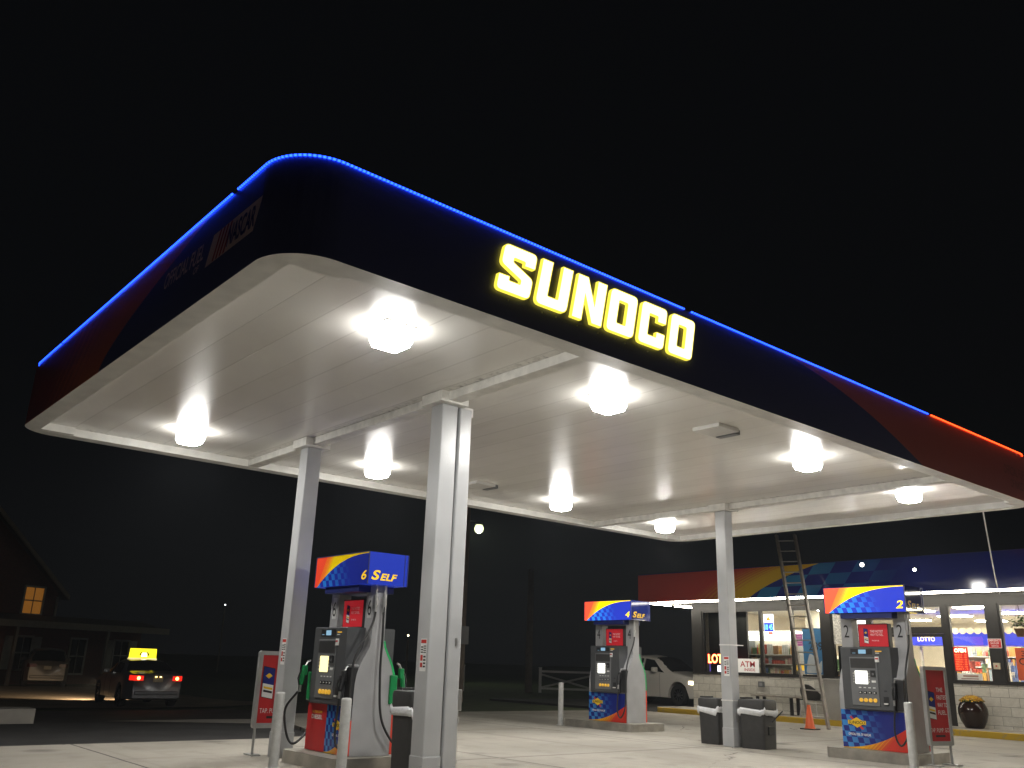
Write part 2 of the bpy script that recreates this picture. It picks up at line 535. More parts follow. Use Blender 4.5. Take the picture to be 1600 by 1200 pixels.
# fascia band with UV: front u = x, left u = -y
o = outline(); b = MB(); n = len(o)
for i in range(n):
    j = (i + 1) % n; p, q = o[i], o[j]
    def uu(p):
        if p[1] < R + 0.01 and p[0] > R * 0.3: return p[0]
        if p[0] < R + 0.01: return -p[1] if p[1] > 0.31 else -0.01
        return 3.0
    ua, ub = uu(p), uu(q)
    if p[0] < R and p[1] < R and (ua < 0) != (ub < 0): ua = ub = 0.5
    b.quad((p[0], p[1], H), (q[0], q[1], H), (q[0], q[1], H + HF), (p[0], p[1], H + HF), 0, ((ua, 0), (ub, 0), (ub, HF), (ua, HF)))
fascia = b.build('fascia', graphic('canopy fascia graphic', 'canopy', 0.0, 0.42), canopy, smooth=True)
b = MB()
i1 = outline(0.03)
for i in range(n):
    j = (i + 1) % n
    b.quad((*o[i], H + HF), (*o[j], H + HF), (*i1[j], H + HF), (*i1[i], H + HF))
    b.quad((*i1[i], H + HF), (*i1[j], H + HF), (*i1[j], H + 0.3), (*i1[i], H + 0.3))
b.build('coping', M_navy, canopy)
b = MB(); b.loops([outline(0.05)], ((0, 0, 0), (1, 0, 0), (0, 1, 0)), H + 0.28, H + 0.32); b.build('roof_deck', mat('roof deck', (0.2, 0.2, 0.2), 0.8), canopy)

# bottom trim ring: outer outline -> inner straight rectangle, and the return up to the soffit
TR = 0.21
inner = []
for cx, cy in ((TR, TR), (L - TR, TR), (L - TR, W - TR), (TR, W - TR)):
    for k in range(15): inner.append((cx, cy))
b = MB()
for i in range(n):
    j = (i + 1) % n
    b.add([(*o[i], H), (*o[j], H), (*inner[j], H), (*inner[i], H)], [(0, 3, 2, 1)] if inner[i] != inner[j] else [(0, 3, 1)])
rc = [(TR, TR), (L - TR, TR), (L - TR, W - TR), (TR, W - TR)]
for i in range(4):
    p, q = rc[i], rc[(i + 1) % 4]
    b.add([(*p, H), (*q, H), (*q, H + REC), (*p, H + REC)], [(0, 1, 2, 3)])
b.build('edge_trim', M_trim, canopy)
# little corner steps of the gutter
for cx, cy in ((TR, W - TR), (L - TR, W - TR), (TR, TR), (L - TR, TR)):
    b = MB(); sx = 1 if cx < 1 else -1; sy = 1 if cy < 1 else -1
    b.box(min(cx, cx + sx * 0.42), max(cx, cx + sx * 0.42), min(cy, cy + sy * 0.09), max(cy, cy + sy * 0.09), H + 0.003, H + REC - 0.002)
    b.build('corner_bracket', M_trim, canopy)

def soffit_mat():
    m, nt, bs = newmat('soffit panels')
    x, y, z = objx(nt)
    n1 = noise(nt, 1.1, 6, 0.6); n2 = noise(nt, 6, 5, 0.6, 0, (1, 0.12, 1))
    f = ((x - 0.21) / 0.405)
    seam = ((f.fract() - 0.5).absv() > 0.478) * 1.0
    pid = (f.floor() * 12.9898)
    rnd = (pid._op('SINE') * 43758.5).fract()
    c = cmix(nt, (0.79, 0.77, 0.725), (0.87, 0.85, 0.80), ((n1 - 0.3) * 2.2).clamp())
    c = cmix(nt, c, (0.60, 0.575, 0.52), rnd * 0.30)
    c = cmix(nt, c, (0.50, 0.47, 0.41), ((n2 - 0.58) * 4).clamp() * 0.35)
    c = cmix(nt, c, (0.34, 0.31, 0.27), seam * (0.12 + rnd * 0.35))
    # dirt and cobwebs gathered along the beams and the edge gutter
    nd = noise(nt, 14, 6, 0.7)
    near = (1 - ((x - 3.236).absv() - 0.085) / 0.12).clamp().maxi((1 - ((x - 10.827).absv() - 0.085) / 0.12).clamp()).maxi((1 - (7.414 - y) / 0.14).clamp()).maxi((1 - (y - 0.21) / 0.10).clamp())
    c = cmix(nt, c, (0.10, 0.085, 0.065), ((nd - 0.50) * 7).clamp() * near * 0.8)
    nt.links.new(c.v, bs.inputs['Base Color'])
    bs.inputs['Roughness'].default_value = 0.27
    bs.inputs['Specular IOR Level'].default_value = 0.55
    bp = nt.nodes.new('ShaderNodeBump'); bp.inputs['Strength'].default_value = 0.35; bp.inputs['Distance'].default_value = 0.012
    nz = noise(nt, 2.5, 2, 0.5, 0, (1.2, 0.5, 1))
    hh = nz * 0.35 + rnd * 0.0 - seam * 0.8
    nt.links.new(hh.v, bp.inputs['Height']); nt.links.new(bp.outputs[0], bs.inputs['Normal'])
    return m
b = MB(); b.add([(TR, TR, H + REC), (L - TR, TR, H + REC), (L - TR, W - TR, H + REC), (TR, W - TR, H + REC)], [(0, 3, 2, 1)])
b.build('soffit', soffit_mat(), canopy)
# cross beams and columns
S = 0.2153
X1, Y1, Y2, X3, Y3 = 3.1282, 5.4381, 2.3398, 10.7191, 4.1415
M_stain = mat('beam white', (0.70, 0.685, 0.64), 0.45, 0, 0.14, 9)
for bx in (X1, X3):
    b = MB(); b.box(bx + S / 2 - 0.085, bx + S / 2 + 0.085, TR + 0.003, W - TR - 0.003, H + 0.004, H + REC - 0.001)
    b.build('beam', M_stain, canopy, bevel=0.006)
M_stick_r = mat('sticker red', (0.5, 0.03, 0.02), 0.5)
def sticker(b, O, R_, U_, w, h):
    O = Vector(O); R_ = Vector(R_); U_ = Vector(U_); N = R_.cross(U_) * 0.002
    def q(x0, x1, y0, y1, mi, e=1):
        b.quad(*[O + R_ * a + U_ * c + N * e for a, c in ((x0, y0), (x1, y0), (x1, y1), (x0, y1))], mi)
    q(0, w, 0, h, 0)
    q(0.008, w - 0.008, h * 0.86, h * 0.97, 1, 2)
    q(0.01, w * 0.45, h * 0.32, h * 0.5, 1, 2)
    q(0.01, w * 0.45, h * 0.12, h * 0.26, 1, 2)
    for k in range(4): q(w * 0.52, w * 0.92, h * (0.56 + 0.065 * k), h * (0.56 + 0.065 * k) + h * 0.03, 2, 2)
    for k in range(4): q(w * 0.55, w * 0.92, h * (0.12 + 0.1 * k), h * (0.12 + 0.1 * k) + h * 0.05, 2, 2)
    for k in range(3): q(0.012, w * 0.46, h * (0.56 + 0.08 * k), h * (0.56 + 0.08 * k) + h * 0.04, 2, 2)
cols = ((X1, Y1, 'a'), (X1, Y2, 'b'), (X3, Y3, 'c'))
for cx, cy, kk in cols:
    b = MB(); b.box(cx, cx + S, cy, cy + S, 0.0, H - 0.02)
    c = b.build('column', M_colgrey, canopy, bevel=0.012)
    b = MB()
    mx, my = cx + S / 2, cy + S / 2
    b.box(mx - 0.19, mx + 0.19, my - 0.19, my + 0.19, H - 0.02, H + REC - 0.003)
    b.build('capital', M_stain, c, bevel=0.004)
    b = MB()
    b.box(cx - 0.007, cx + S + 0.007, cy - 0.007, cy + S + 0.007, 0.0, 0.30)
    b.build('base_cladding', M_colgrey, c, bevel=0.01)
    b = MB(); sticker(b, (cx - 0.001, cy + 0.14, 1.10 if kk != 'c' else 1.12), (0, -1, 0), (0, 0, 1), 0.11, 0.32)
    b.build('warning_sticker', [M_wtext, M_stick_r, M_btext], c)
    if kk == 'c':
        for zz in (0.72, 1.62):
            b = MB(); b.box(cx - 0.006, cx + S + 0.006, cy - 0.006, cy + S + 0.006, zz, zz + 0.02)
            if zz > 1: b.box(cx + S, cx + S + 0.2, cy + 0.02, cy + 0.04, 1.625, 1.64)
            b.build('strap', M_white, c)
    if kk == 'b':
        b = MB()
        b.box(cx + S + 0.035, cx + S + 0.20, cy + 0.0, cy + 0.17, 0.0, H - 0.02)
        b.box(cx + S - 0.002, cx + S + 0.037, cy + 0.06, cy + 0.13, 0.0, H - 0.02)
        b.build('downspout', M_colgrey, c, bevel=0.012)
        b = MB(); b.box(cx + S + 0.01, cx + S + 0.26, cy + 0.06, cy + 0.075, H - 0.085, H + 0.02); b.build('gutter_box', M_white, c)
        b = MB()
        b.tube([(cx + S + 0.225, cy + 0.05, 0.0), (cx + S + 0.225, cy + 0.05, 0.75)], 0.014, 8)
        b.box(cx + S + 0.203, cx + S + 0.255, cy + 0.015, cy + 0.075, 0.72, 0.93)
        b.tube([(cx + S + 0.225, cy + 0.05, 0.60), (cx + S + 0.225, cy + 0.05, 0.66)], 0.024, 8)
        b.tube([(cx + S + 0.225, cy + 0.05, 0.22), (cx + S + 0.225, cy + 0.05, 0.26)], 0.024, 8)
        b.build('conduit', M_steel, c, bevel=0.004)
        b = MB(); b.box(cx + S + 0.12, cx + S + 0.14, cy - 0.012, cy, 1.36, 1.44); b.build('clip', M_steel, c)
        b = MB(); b.box(cx + S + 0.015, cx + S + 0.03, cy + 0.04, cy + 0.06, 1.3, 1.42); b.build('clip', M_steel, c)

# light strip along the top edge of the fascia: beads on a tube
def led_mat(name, col, s):
    m, nt, bs = newmat(name)
    u, v = uvx(nt)
    on = ((u / 0.036).fract() < 0.62) * 1.0
    bs.inputs['Base Color'].default_value = (0.1, 0.1, 0.1, 1)
    bs.inputs['Emission Color'].default_value = col + (1,)
    st = on * s + 0.25 * s
    nt.links.new(st.v, bs.inputs['Emission Strength'])
    return m
M_blue = led_mat('blue led beads', (0.010, 0.052, 1.0), 4.6)
M_redled = led_mat('red led beads', (1.0, 0.055, 0.008), 4.0)
ZL = H + HF + 0.003
path = []
oo = outline(-0.010, 22)
q = oo[0:23]                         # near corner arc, left side -> front side
left_pts = [(oo[0][0], y) for y in (7.10, 6.0, 5.0, 4.0, 3.0, 2.0, 1.0, 0.6)]
def strip(name, pts, m):
    b = MB(); b.tube([(p[0], p[1], ZL + (p[2] if len(p) > 2 else 0)) for p in pts], 0.0085, 8); return b.build(name, m, canopy, smooth=True)
xl = oo[0][0]; yf = oo[22][1]
strip('led_strip', [(xl + 0.03, 7.16, -0.05), (xl, 7.06), (xl, 6.04)], M_blue)
strip('led_strip', [(xl, 5.96), (xl, 4.0), (xl, 2.0), (xl, 1.04)], M_blue)
strip('led_strip', [(xl, 0.93), (xl, 0.6)] + q + [(1.5, yf), (3.0, yf), (4.44, yf)], M_blue)
strip('led_strip', [(4.56, yf), (7.0, yf), (9.87, yf)], M_blue)
strip('led_strip', [(9.96, yf), (11.5, yf), (13.17, yf), (13.20, yf, -0.03)], M_redled)

# lettering on the left end of the fascia
M_dimw = mat('fascia decal white', (0.86, 0.62, 0.54), 0.5, 0, 0.05)
b = MB(); RL, UL = (0, -1, 0), (0, 0, 1)
sh = 0.28
b.text('OFFICIAL FUEL', (-0.004, 2.42, H + 0.385), RL, UL, 0.155, 0, 0.90, 0.012, sh, 0.001, 'L')
b.text('OF', (-0.004, 1.70, H + 0.30), RL, UL, 0.06, 0, 0.12, 0.012, sh, 0.001, 'L')
def sq(b, y0, y1, z0, z1, mi, e, s=0.11):
    b.quad((-0.004 - e, y0 + s * 0, z0), (-0.004 - e, y1, z0), (-0.004 - e, y1 - s, z1), (-0.004 - e, y0 - s, z1), mi)
sq(b, 1.44, 0.53, H + 0.28, H + 0.54, 0, 0.001)
for k, mi in enumerate((1, 1, 1, 1)): sq(b, 1.30 - 0.07 * k, 1.265 - 0.07 * k, H + 0.285, H + 0.535, 1, 0.003)
b.text('NASCAR', (-0.008, 1.02, H + 0.315), RL, UL, 0.185, 2, 0.50, 0.02, sh, 0.001, 'L')
b.build('decal_lettering', [M_dimw, M_red, M_navy], fascia)
b = MB()
b.text('OFFICIAL FUEL', (12.35, -0.005, H + 0.36), (1, 0, 0), UL, 0.15, 0, 0.85, 0.012, 0.25, 0.001, 'L')
b.text('OF NASCAR', (12.55, -0.005, H + 0.16), (1, 0, 0), UL, 0.14, 0, 0.62, 0.012, 0.25, 0.001, 'L')
b.build('decal_lettering', mat('faint decal', (0.25, 0.06, 0.05), 0.5), fascia)

# illuminated block letters
sign = thing('illuminated_sign', 'row of glowing yellow block letters mounted on the dark blue canopy fascia', 'sign', (1.90, -0.002, H + 0.235))
G = {
 'S': [[(0, 1), (.85, 1), (.85, .66), (.57, .66), (.57, .745), (.30, .745), (.30, .66), (.85, .44), (.85, 0), (0, 0), (0, .34), (.28, .34), (.28, .255), (.55, .255), (.55, .34), (0, .56)]],
 'U': [[(0, 1), (.29, 1), (.29, .24), (.56, .24), (.56, 1), (.85, 1), (.85, 0), (0, 0)]],
 'N': [[(0, 0), (0, 1), (.30, 1), (.58, .44), (.58, 1), (.87, 1), (.87, 0), (.57, 0), (.29, .56), (.29, 0)]],
 'O': [[(0, 0), (0, 1), (.85, 1), (.85, 0)], [(.295, .24), (.555, .24), (.555, .76), (.295, .76)]],
 'C': [[(0, 0), (0, 1), (.85, 1), (.85, .62), (.56, .62), (.56, .75), (.29, .75), (.29, .25), (.56, .25), (.56, .38), (.85, .38), (.85, 0)]],
}
RADS = {'S': [.13, .13, .03, .02, .02, .02, .02, .1, .13, .13, .03, .02, .02, .02, .02, .1], 'U': [.0, .0, .02, .02, 0, 0, .15, .15],
        'N': [0] * 10, 'C': [.13, .13, .13, .03, .02, .02, .02, .02, .02, .02, .03, .13]}
M_letter = emit('lit letter face', (1.0, 0.95, 0.60), 1.25, (0.8, 0.7, 0.2))
M_rim = emit('lit letter rim', (1.0, 0.84, 0.08), 0.75, (0.8, 0.6, 0.05))
def letter_loops(ch, grow=0.0):
    Ls = G[ch]; out = []
    for i, Lp in enumerate(Ls):
        if ch == 'O': r = 0.14 if i == 0 else 0.03
        else: r = RADS[ch]
        out.append(rpoly(Lp, r))
    return out
LH, LW = 0.455, 0.40
for k, ch in enumerate('SUNOCO'):
    loops = letter_loops(ch)
    sl = 0.20
    def tf(p, k=k): return ((p[0] / 0.85) * LW * 0.95 + k * 0.443 + p[1] * LH * sl * 1.0, p[1] * LH)
    ll = [[tf(p) for p in Lp] for Lp in loops]
    bm = bmesh.new()
    mb = MB(); mb.loops(ll, ((0, 0, 0), (1, 0, 0), (0, 0, 1)), 0.0, 0.035, 1, 1)
    vs = [bm.verts.new(v) for v in mb.v]
    for f in mb.f:
        try: bm.faces.new([vs[i] for i in f])
        except ValueError: pass
    bmesh.ops.remove_doubles(bm, verts=bm.verts, dist=1e-5)
    bm.normal_update()
    for f in bm.faces: f.material_index = 1
    front = [f for f in bm.faces if all(abs(v.co.y + 0.035) < 1e-4 for v in f.verts)]
    bmesh.ops.inset_region(bm, faces=front, thickness=0.008, use_even_offset=True, use_boundary=True)
    for f in front:
        if f.is_valid: f.material_index = 0
    me = bpy.data.meshes.new('letter'); bm.to_mesh(me); bm.free()
    me.materials.append(M_letter); me.materials.append(M_rim)
    ob = bpy.data.objects.new('letter', me); COL.objects.link(ob); ob.parent = sign
# tiny drain / screw glints under the letters
for k, xx in enumerate((0.16, 0.55, 0.72, 0.98, 1.25, 1.48, 1.62, 1.95, 2.25, 2.38)):
    b = MB(); b.box(xx, xx + 0.012, -0.012, -0.002, -0.062 + 0.004 * (k % 3), -0.05 + 0.004 * (k % 3)); b.build('rivet', M_steel, sign)

# canopy lamps: drop-lens box fixtures
lx = ((1.62, 1.08), (4.46, 1.08), (8.44, 1.08), (11.53, 1.16), (1.80, 6.24), (4.72, 6.20), (8.57, 6.13), (11.74, 6.36))
M_lens = emit('lamp lens', (1.0, 0.98, 0.94), LAMP, (0.8, 0.8, 0.8))
M_lens_side = emit('lamp lens side', (1.0, 0.98, 0.94), LAMP * 0.075, (0.8, 0.8, 0.8))
names = ['canopy lamp above the near rounded corner, biggest and brightest of all', 'canopy lamp in the front row, just right of the front column',
         'canopy lamp in the front row, to the right of the flat ceiling box', 'last canopy lamp of the front row, near the far right corner',
         'canopy lamp at the far left end near the back edge', 'canopy lamp in the back row between the left and front columns',
         'canopy lamp in the back row above the far pump', 'smallest canopy lamp, at the far back corner left of the single column']
lamp0 = None
for k, (x, y) in enumerate(lx):
    if lamp0 is None:
        t = lamp0 = thing('canopy_lamp', names[k], 'lamp', (x, y, H + REC), 0, 'lamps under the canopy')
        b = MB(); b.box(-0.168, 0.168, -0.168, 0.168, -0.012, -0.001); b.build('housing', M_white, t, bevel=0.008)
        b = MB(); Lp = rpoly([(-0.145, -0.145), (0.145, -0.145), (0.145, 0.145), (-0.145, 0.145)], 0.04)
        m_ = len(Lp); rings = ((1.06, -0.015), (1.05, -0.13), (0.90, -0.18), (0.5, -0.20))
        V = [(p[0] * s_, p[1] * s_, z_) for s_, z_ in rings for p in Lp]
        F = [(i * m_ + k2, (i + 1) * m_ + k2, (i + 1) * m_ + (k2 + 1) % m_, i * m_ + (k2 + 1) % m_) for i in range(3) for k2 in range(m_)]
        F.append(tuple(3 * m_ + k2 for k2 in range(m_))[::-1])
        b.add(V, F)
        b.mi = [0 if max(b.v[i].z for i in f) < -0.14 else 1 for f in b.f]; b.build('lens', [M_lens, M_lens_side], t, smooth=True)
    else:
        t = copy_tree(lamp0); t.location = (x, y, H + REC); t['label'] = names[k]
# unlit flat boxes between the lamps
for (x, y), lb in (((6.38, 1.08), 'flat white unlit box on the ceiling between two front lamps'), ((6.66, 6.12), 'flat white unlit box on the ceiling between two back lamps')):
    t = thing('ceiling_box', lb, 'fixture', (x, y, H + REC), 0, 'unlit boxes under the canopy')
    b = MB(); b.box(-0.2, 0.2, -0.2, 0.2, -0.05, -0.001); b.build('cover', M_white, t, bevel=0.005)
    b = MB(); b.box(0.205, 0.30, -0.15, 0.15, -0.06, -0.001); b.build('side_box', M_midgrey, t, bevel=0.005)

# ------------------------------------------------------------------ pumps
def hosepath(p0, p1, p2, n=14):
    """smooth curve through points (catmull-rom)"""
    P = [Vector(p) for p in (p0, p1, p2)] if not isinstance(p0, list) else [Vector(p) for p in p0]
    P = [P[0] * 2 - P[1]] + P + [P[-1] * 2 - P[-2]]
    out = []
    for i in range(1, len(P) - 2):
        for k in range(n):
            t = k / n
            a, b_, c, d = P[i - 1:i + 3]
            out.append(0.5 * ((2 * b_) + (c - a) * t + (2 * a - 5 * b_ + 4 * c - d) * t * t + (3 * b_ - a - 3 * c + d) * t ** 3))
    out.append(P[-2])
    return out
M_gtop_lit = graphic('topper graphic lit', 'topper', 0.95)
M_gtop = graphic('topper graphic', 'topper', 0.10)
M_gpan = graphic('pump panel graphic', 'panel', 0.0)
M_endlit = emit('topper end blue lit', (0.012, 0.03, 0.30), 0.55, (0.012, 0.025, 0.26), 0.25)
M_end = mat('topper end blue', (0.010, 0.018, 0.12), 0.04, 0, 0.05, 6, 0, 60, 0, 0.3)
M_key = emit('keypad screen', (1.0, 0.99, 0.90), 1.6)
M_keyy = emit('keypad screen yellow', (1.0, 0.86, 0.36), 1.2)
M_lcd = emit('price display', (0.30, 0.55, 0.75), 0.55)
M_btn = emit('grade button', (1.0, 0.55, 0.05), 0.25, (0.7, 0.4, 0.05))
M_green = mat('green plastic', (0.01, 0.24, 0.07), 0.35)
M_media = emit('media panel', (0.42, 0.012, 0.02), 0.35, (0.4, 0.015, 0.02))
M_nostk = mat('number sticker', (0.62, 0.62, 0.6), 0.5)
M_sunY = mat('emblem yellow', (0.85, 0.55, 0.02), 0.4)
M_sunR = mat('emblem red', (0.6, 0.04, 0.04), 0.4)

def phone(b, O, R_, U_, w, h, mi0):
    """phone graphic: slanted card with dark blue top and white bottom; uses materials mi0.. (navy, white, yellow, black)"""
    O = Vector(O); R_ = Vector(R_); U_ = Vector(U_); N = R_.cross(U_)
    def q(pts, mi, e): b.quad(*[O + R_ * (p[0] * w) + U_ * (p[1] * h) + N * e for p in pts], mi)
    sk = 0.12
    def y(x, v): return v + sk * (0.5 - x) * 0.6
    def band(x0, x1, v0, v1, mi, e): q([(x0, y(x0, v0)), (x1, y(x1, v0) * 1), (x1, y(x1, v1)), (x0, y(x0, v1))], mi, e)
    band(0.0, 1.0, 0.0, 1.0, mi0 + 3, 0.001)
    band(0.06, 0.97, 0.45, 0.98, mi0, 0.002)
    band(0.06, 0.97, 0.02, 0.45, mi0 + 1, 0.002)
    band(0.15, 0.9, 0.29, 0.36, mi0 + 2, 0.003)
    band(0.15, 0.9, 0.18, 0.25, mi0 + 3, 0.003)
    c = (0.52, 0.72)
    q([(c[0] - .3, c[1]), (c[0], c[1] - .09), (c[0] + .3, c[1]), (c[0], c[1] + .09)], mi0 + 2, 0.003)

def emblem(b, O, R_, U_, w, mi_y, mi_r, mi_k, txt='SUNOCO'):
    """yellow diamond crossed by a red arrow with the word across it"""
    O = Vector(O); R_ = Vector(R_); U_ = Vector(U_); N = R_.cross(U_)
    def P(x, y, e): return O + R_ * (x * w) + U_ * (y * w) + N * e
    b.quad(P(-.52, .34, .001), P(-.40, .42, .001), P(.50, -.38, .001), P(.36, -.46, .001), mi_r)
    b.add([P(-.62, 0, .002), P(0, -.34, .002), P(.62, 0, .002), P(0, .34, .002)], [(0, 1, 2, 3)], mi_y)
    b.add([P(-.66, .13, .0025), P(-.66, -.13, .0025), P(.66, -.13, .0025), P(.66, .13, .0025)], [(0, 1, 2, 3)], mi_y)
    b.text(txt, P(0, -.10, 0.003), R_, U_, 0.2 * w, mi_k, 1.2 * w, 0.02, 0.15, 0.001)

def bottle_shape():
    h = [(0.0, .28), (0.70, .28), (0.82, .276), (0.93, .258), (1.02, .228), (1.10, .188), (1.17, .145), (1.24, .108), (1.31, .093), (2.0, .088)]
    return [(0.295 + w, z) for z, w in h] + [(0.295 - w, z) for z, w in h[::-1]]

def nozzle(par, y0, yz, front, body_m, x=-0.02):
    """nozzle hanging in its boot; front = -1 / +1 for the two faces"""
    b = MB(); f = front
    b.tube([(x, y0, yz + 0.13), (x + 0.02 * f, y0, yz + 0.05), (x + 0.04 * f, y0, yz - 0.08)], [0.026, 0.034, 0.028], 8)
    b.box(x - 0.03, x + 0.03, y0 - 0.028, y0 + 0.028, yz + 0.04, yz + 0.16)
    o_ = b.build('nozzle', body_m, par, smooth=True, bevel=0.008)
    b = MB(); b.tube([(x + 0.05 * f, y0, yz + 0.1), (x + 0.085 * f, y0, yz + 0.0), (x + 0.06 * f, y0, yz - 0.08)], 0.010, 6)
    b.build('trigger_guard', M_black, o_, smooth=True)
    b = MB(); b.tube([(x, y0, yz + 0.14), (x - 0.03 * f, y0, yz + 0.20), (x - 0.07 * f, y0, yz + 0.22)], 0.012, 6)
    b.tube([(x + 0.04 * f, y0, yz - 0.08), (x + 0.045 * f, y0, yz - 0.16)], 0.017, 8)
    b.build('spout', M_steel, o_, smooth=True)
    return o_

def pump(num, loc, label, lit, diesel=False):
    t = thing('fuel_pump', label, 'fuel pump', loc, 0, 'fuel pumps under the canopy')
    D = 0.58
    R_, U_ = (0, -1, 0), (0, 0, 1)          # as seen from the front (-x side)
    # cabinet
    b = MB(); b.box(0.012, D - 0.012, -0.50, 0.50, 0.0, 0.56); b.build('cabinet', M_silver, t)
    for f, xx in ((-1, 0.0), (1, D)):
        b = MB(); x = xx; ya, yb = (0.52, -0.52) if f < 0 else (-0.52, 0.52)
        if diesel and f < 0:
            b.quad((x, ya, 0.004), (x, 0.04, 0.004), (x, 0.04, 0.55), (x, ya, 0.55), 1)
            b.quad((x, 0.04, 0.004), (x, yb, 0.004), (x, yb, 0.55), (x, 0.04, 0.55), 0, ((0.0, 0), (1, 0), (1, 1), (0.0, 1)))
        else:
            b.quad((x, ya, 0.004), (x, yb, 0.004), (x, yb, 0.55), (x, ya, 0.55), 0)
        lp = b.build('lower_panel', [M_gpan, M_red, M_silver], t)
        if f < 0:
            b = MB()
            if diesel:
                b.text('DIESEL', (x - 0.002, 0.27, 0.37), R_, U_, 0.05, 2, 0.27, 0.02, 0, 0.001)
                b.text('ULTRA LOW', (x - 0.002, 0.27, 0.44), R_, U_, 0.03, 0, 0.25, 0.02, 0, 0.001)
                emblem(b, (x - 0.002, -0.24, 0.33), R_, U_, 0.17, 0, 1, 3)
                b.text('OFFICIAL FUEL', (x - 0.002, -0.24, 0.20), R_, U_, 0.03, 2, 0.22, 0.01, 0, 0.001)
            else:
                emblem(b, (x - 0.002, 0.27, 0.37), R_, U_, 0.22, 0, 1, 3)
                b.text('OFFICIAL FUEL OF NASCAR', (x - 0.002, 0.24, 0.185), R_, U_, 0.035, 2, 0.36, 0.02, 0, 0.001)
            b.build('emblem', [M_sunY, M_sunR, M_wtext, M_btext], lp)
    # bottle shaped uprights at both ends
    bs = bottle_shape()
    for y0, y1, sgn in ((-0.53, -0.34, -1), (0.34, 0.53, 1)):
        b = MB(); b.loops([bs], ((0, y1, 0), (1, 0, 0), (0, 0, 1)), 0.0, y1 - y0, 0)
        u_ = b.build('upright', M_silver, t, bevel=0.006)
        b = MB()
        fx = 0.195
        for f, xs_ in ((-1, 0.295 - 0.0905), (1, 0.295 + 0.0905)):
            rr = (0, -1, 0) if f < 0 else (0, 1, 0)
            yc = (y0 + y1) / 2
            o0 = Vector((xs_ + 0.002 * f, yc, 1.62))
            if diesel:
                b.quad(o0 + Vector(rr) * -0.05 + Vector((0, 0, -.03)), o0 + Vector(rr) * 0.05 + Vector((0, 0, -.03)), o0 + Vector(rr) * 0.05 + Vector((0, 0, .24)), o0 + Vector(rr) * -0.05 + Vector((0, 0, .24)), 0)
            b.text(str(num) if f < 0 else str(num - 1), o0 + Vector((0.002 * f, 0, 0)), rr, (0, 0, 1), 0.19, 1, 0.085, 0.0, 0, 0.001)
        b.build('number_sticker', [M_nostk, M_btext], u_)
    # colour edge along the far shoulder of the bottle end (green over red)
    hh = [(0.62, .28), (0.70, .28), (0.82, .276), (0.93, .258), (1.02, .228), (1.10, .188), (1.17, .145), (1.24, .108), (1.31, .093)]
    b = MB()
    lo_ = [(0.295 + w - 0.004, z) for z, w in hh]; ou_ = [(0.295 + w + 0.034 * (1 - 0.5 * i / 8), z + 0.012 * i / 8) for i, (z, w) in enumerate(hh)]
    b.loops([ou_ + lo_[::-1]], ((0, -0.46, 0), (1, 0, 0), (0, 0, 1)), 0.0, 0.072, 0)
    b.build('green_edge', mat('edge green', (0.02, 0.42, 0.12), 0.4), t)
    b = MB(); b.box(0.571, 0.606, -0.532, -0.46, 0.01, 0.618); b.build('red_edge', mat('edge red', (0.7, 0.06, 0.03), 0.4), t)
    if diesel: b = MB(); b.box(-0.004, 0.014, -0.532, -0.50, 0.01, 0.40); b.build('red_edge', mat('edge red', (0.7, 0.06, 0.03), 0.4), t)

    # electronics head
    b = MB(); prof = [(-0.055, 0.56), (-0.055, 1.47), (D + 0.055, 1.47), (D + 0.055, 0.56)]
    b.loops([rpoly(prof, 0.02)], ((0, 0.42, 0), (1, 0, 0), (0, 0, 1)), 0.0, 0.80, 0)
    head = b.build('head_panel', M_darkgrey, t, bevel=0.008)
    for f in (-1, 1):
        rr = Vector((0, -1, 0)) if f < 0 else Vector((0, 1, 0)); x = -0.055 if f < 0 else D + 0.055
        def P(a, z, e=0.002): return Vector((x, 0.02, 0)) + rr * a + Vector((0, 0, z)) + Vector((f * e, 0, 0))
        def bx(b, a0, a1, z0, z1, d, mi=0, e0=-0.001):
            p, q = P(a0, z0, e0), P(a1, z1, d)
            b.box(min(p.x, q.x), max(p.x, q.x), min(p.y, q.y), max(p.y, q.y), z0, z1, mi)
        b = MB(); bx(b, -0.26, 0.18, 0.62, 1.32, 0.012); bz = b.build('bezel', M_midgrey, head, bevel=0.01)
        b = MB(); bx(b, -0.24, 0.16, 1.16, 1.30, 0.016); b.build('recess', mat('recess dark', (0.05, 0.05, 0.05), 0.3), bz)
        if True:
            b = MB(); bx(b, -0.23, 0.12, 1.36, 1.44, 0.006); dp = b.build('display', M_black, head)
            b = MB(); bx(b, -0.10, 0.02, 1.37, 1.43, 0.009); bx(b, -0.20, -0.15, 1.375, 1.382, 0.009); b.build('readout', M_lcd, dp)
            b = MB(); bx(b, 0.17, 0.27, 1.40, 1.415, 0.004, 0); bx(b, 0.17, 0.23, 1.375, 1.385, 0.004, 1); bx(b, 0.16, 0.22, 1.25, 1.33, 0.015, 2); bx(b, 0.165, 0.215, 1.29, 1.31, 0.017, 3)
            b.build('notice_sticker', [M_btn, M_wtext, M_wtext, M_red], head)
            b = MB(); bx(b, -0.18, 0.02, 0.93, 1.12, 0.018); b.build('keypad', M_keyy if diesel else M_key, bz, bevel=0.003)
            b = MB()
            for k in range(4): bx(b, -0.215, -0.195, 0.95 + 0.04 * k, 0.97 + 0.04 * k, 0.018); bx(b, 0.035, 0.05, 0.95 + 0.04 * k, 0.97 + 0.04 * k, 0.018)
            b.build('side_keys', mat('key beige', (0.5, 0.48, 0.42), 0.5), bz)
            b = MB(); bx(b, 0.075, 0.15, 1.04, 1.13, 0.03); bx(b, 0.1, 0.13, 1.06, 1.09, 0.033, 1)
            b.build('card_reader', [M_black, M_midgrey], bz, bevel=0.003)
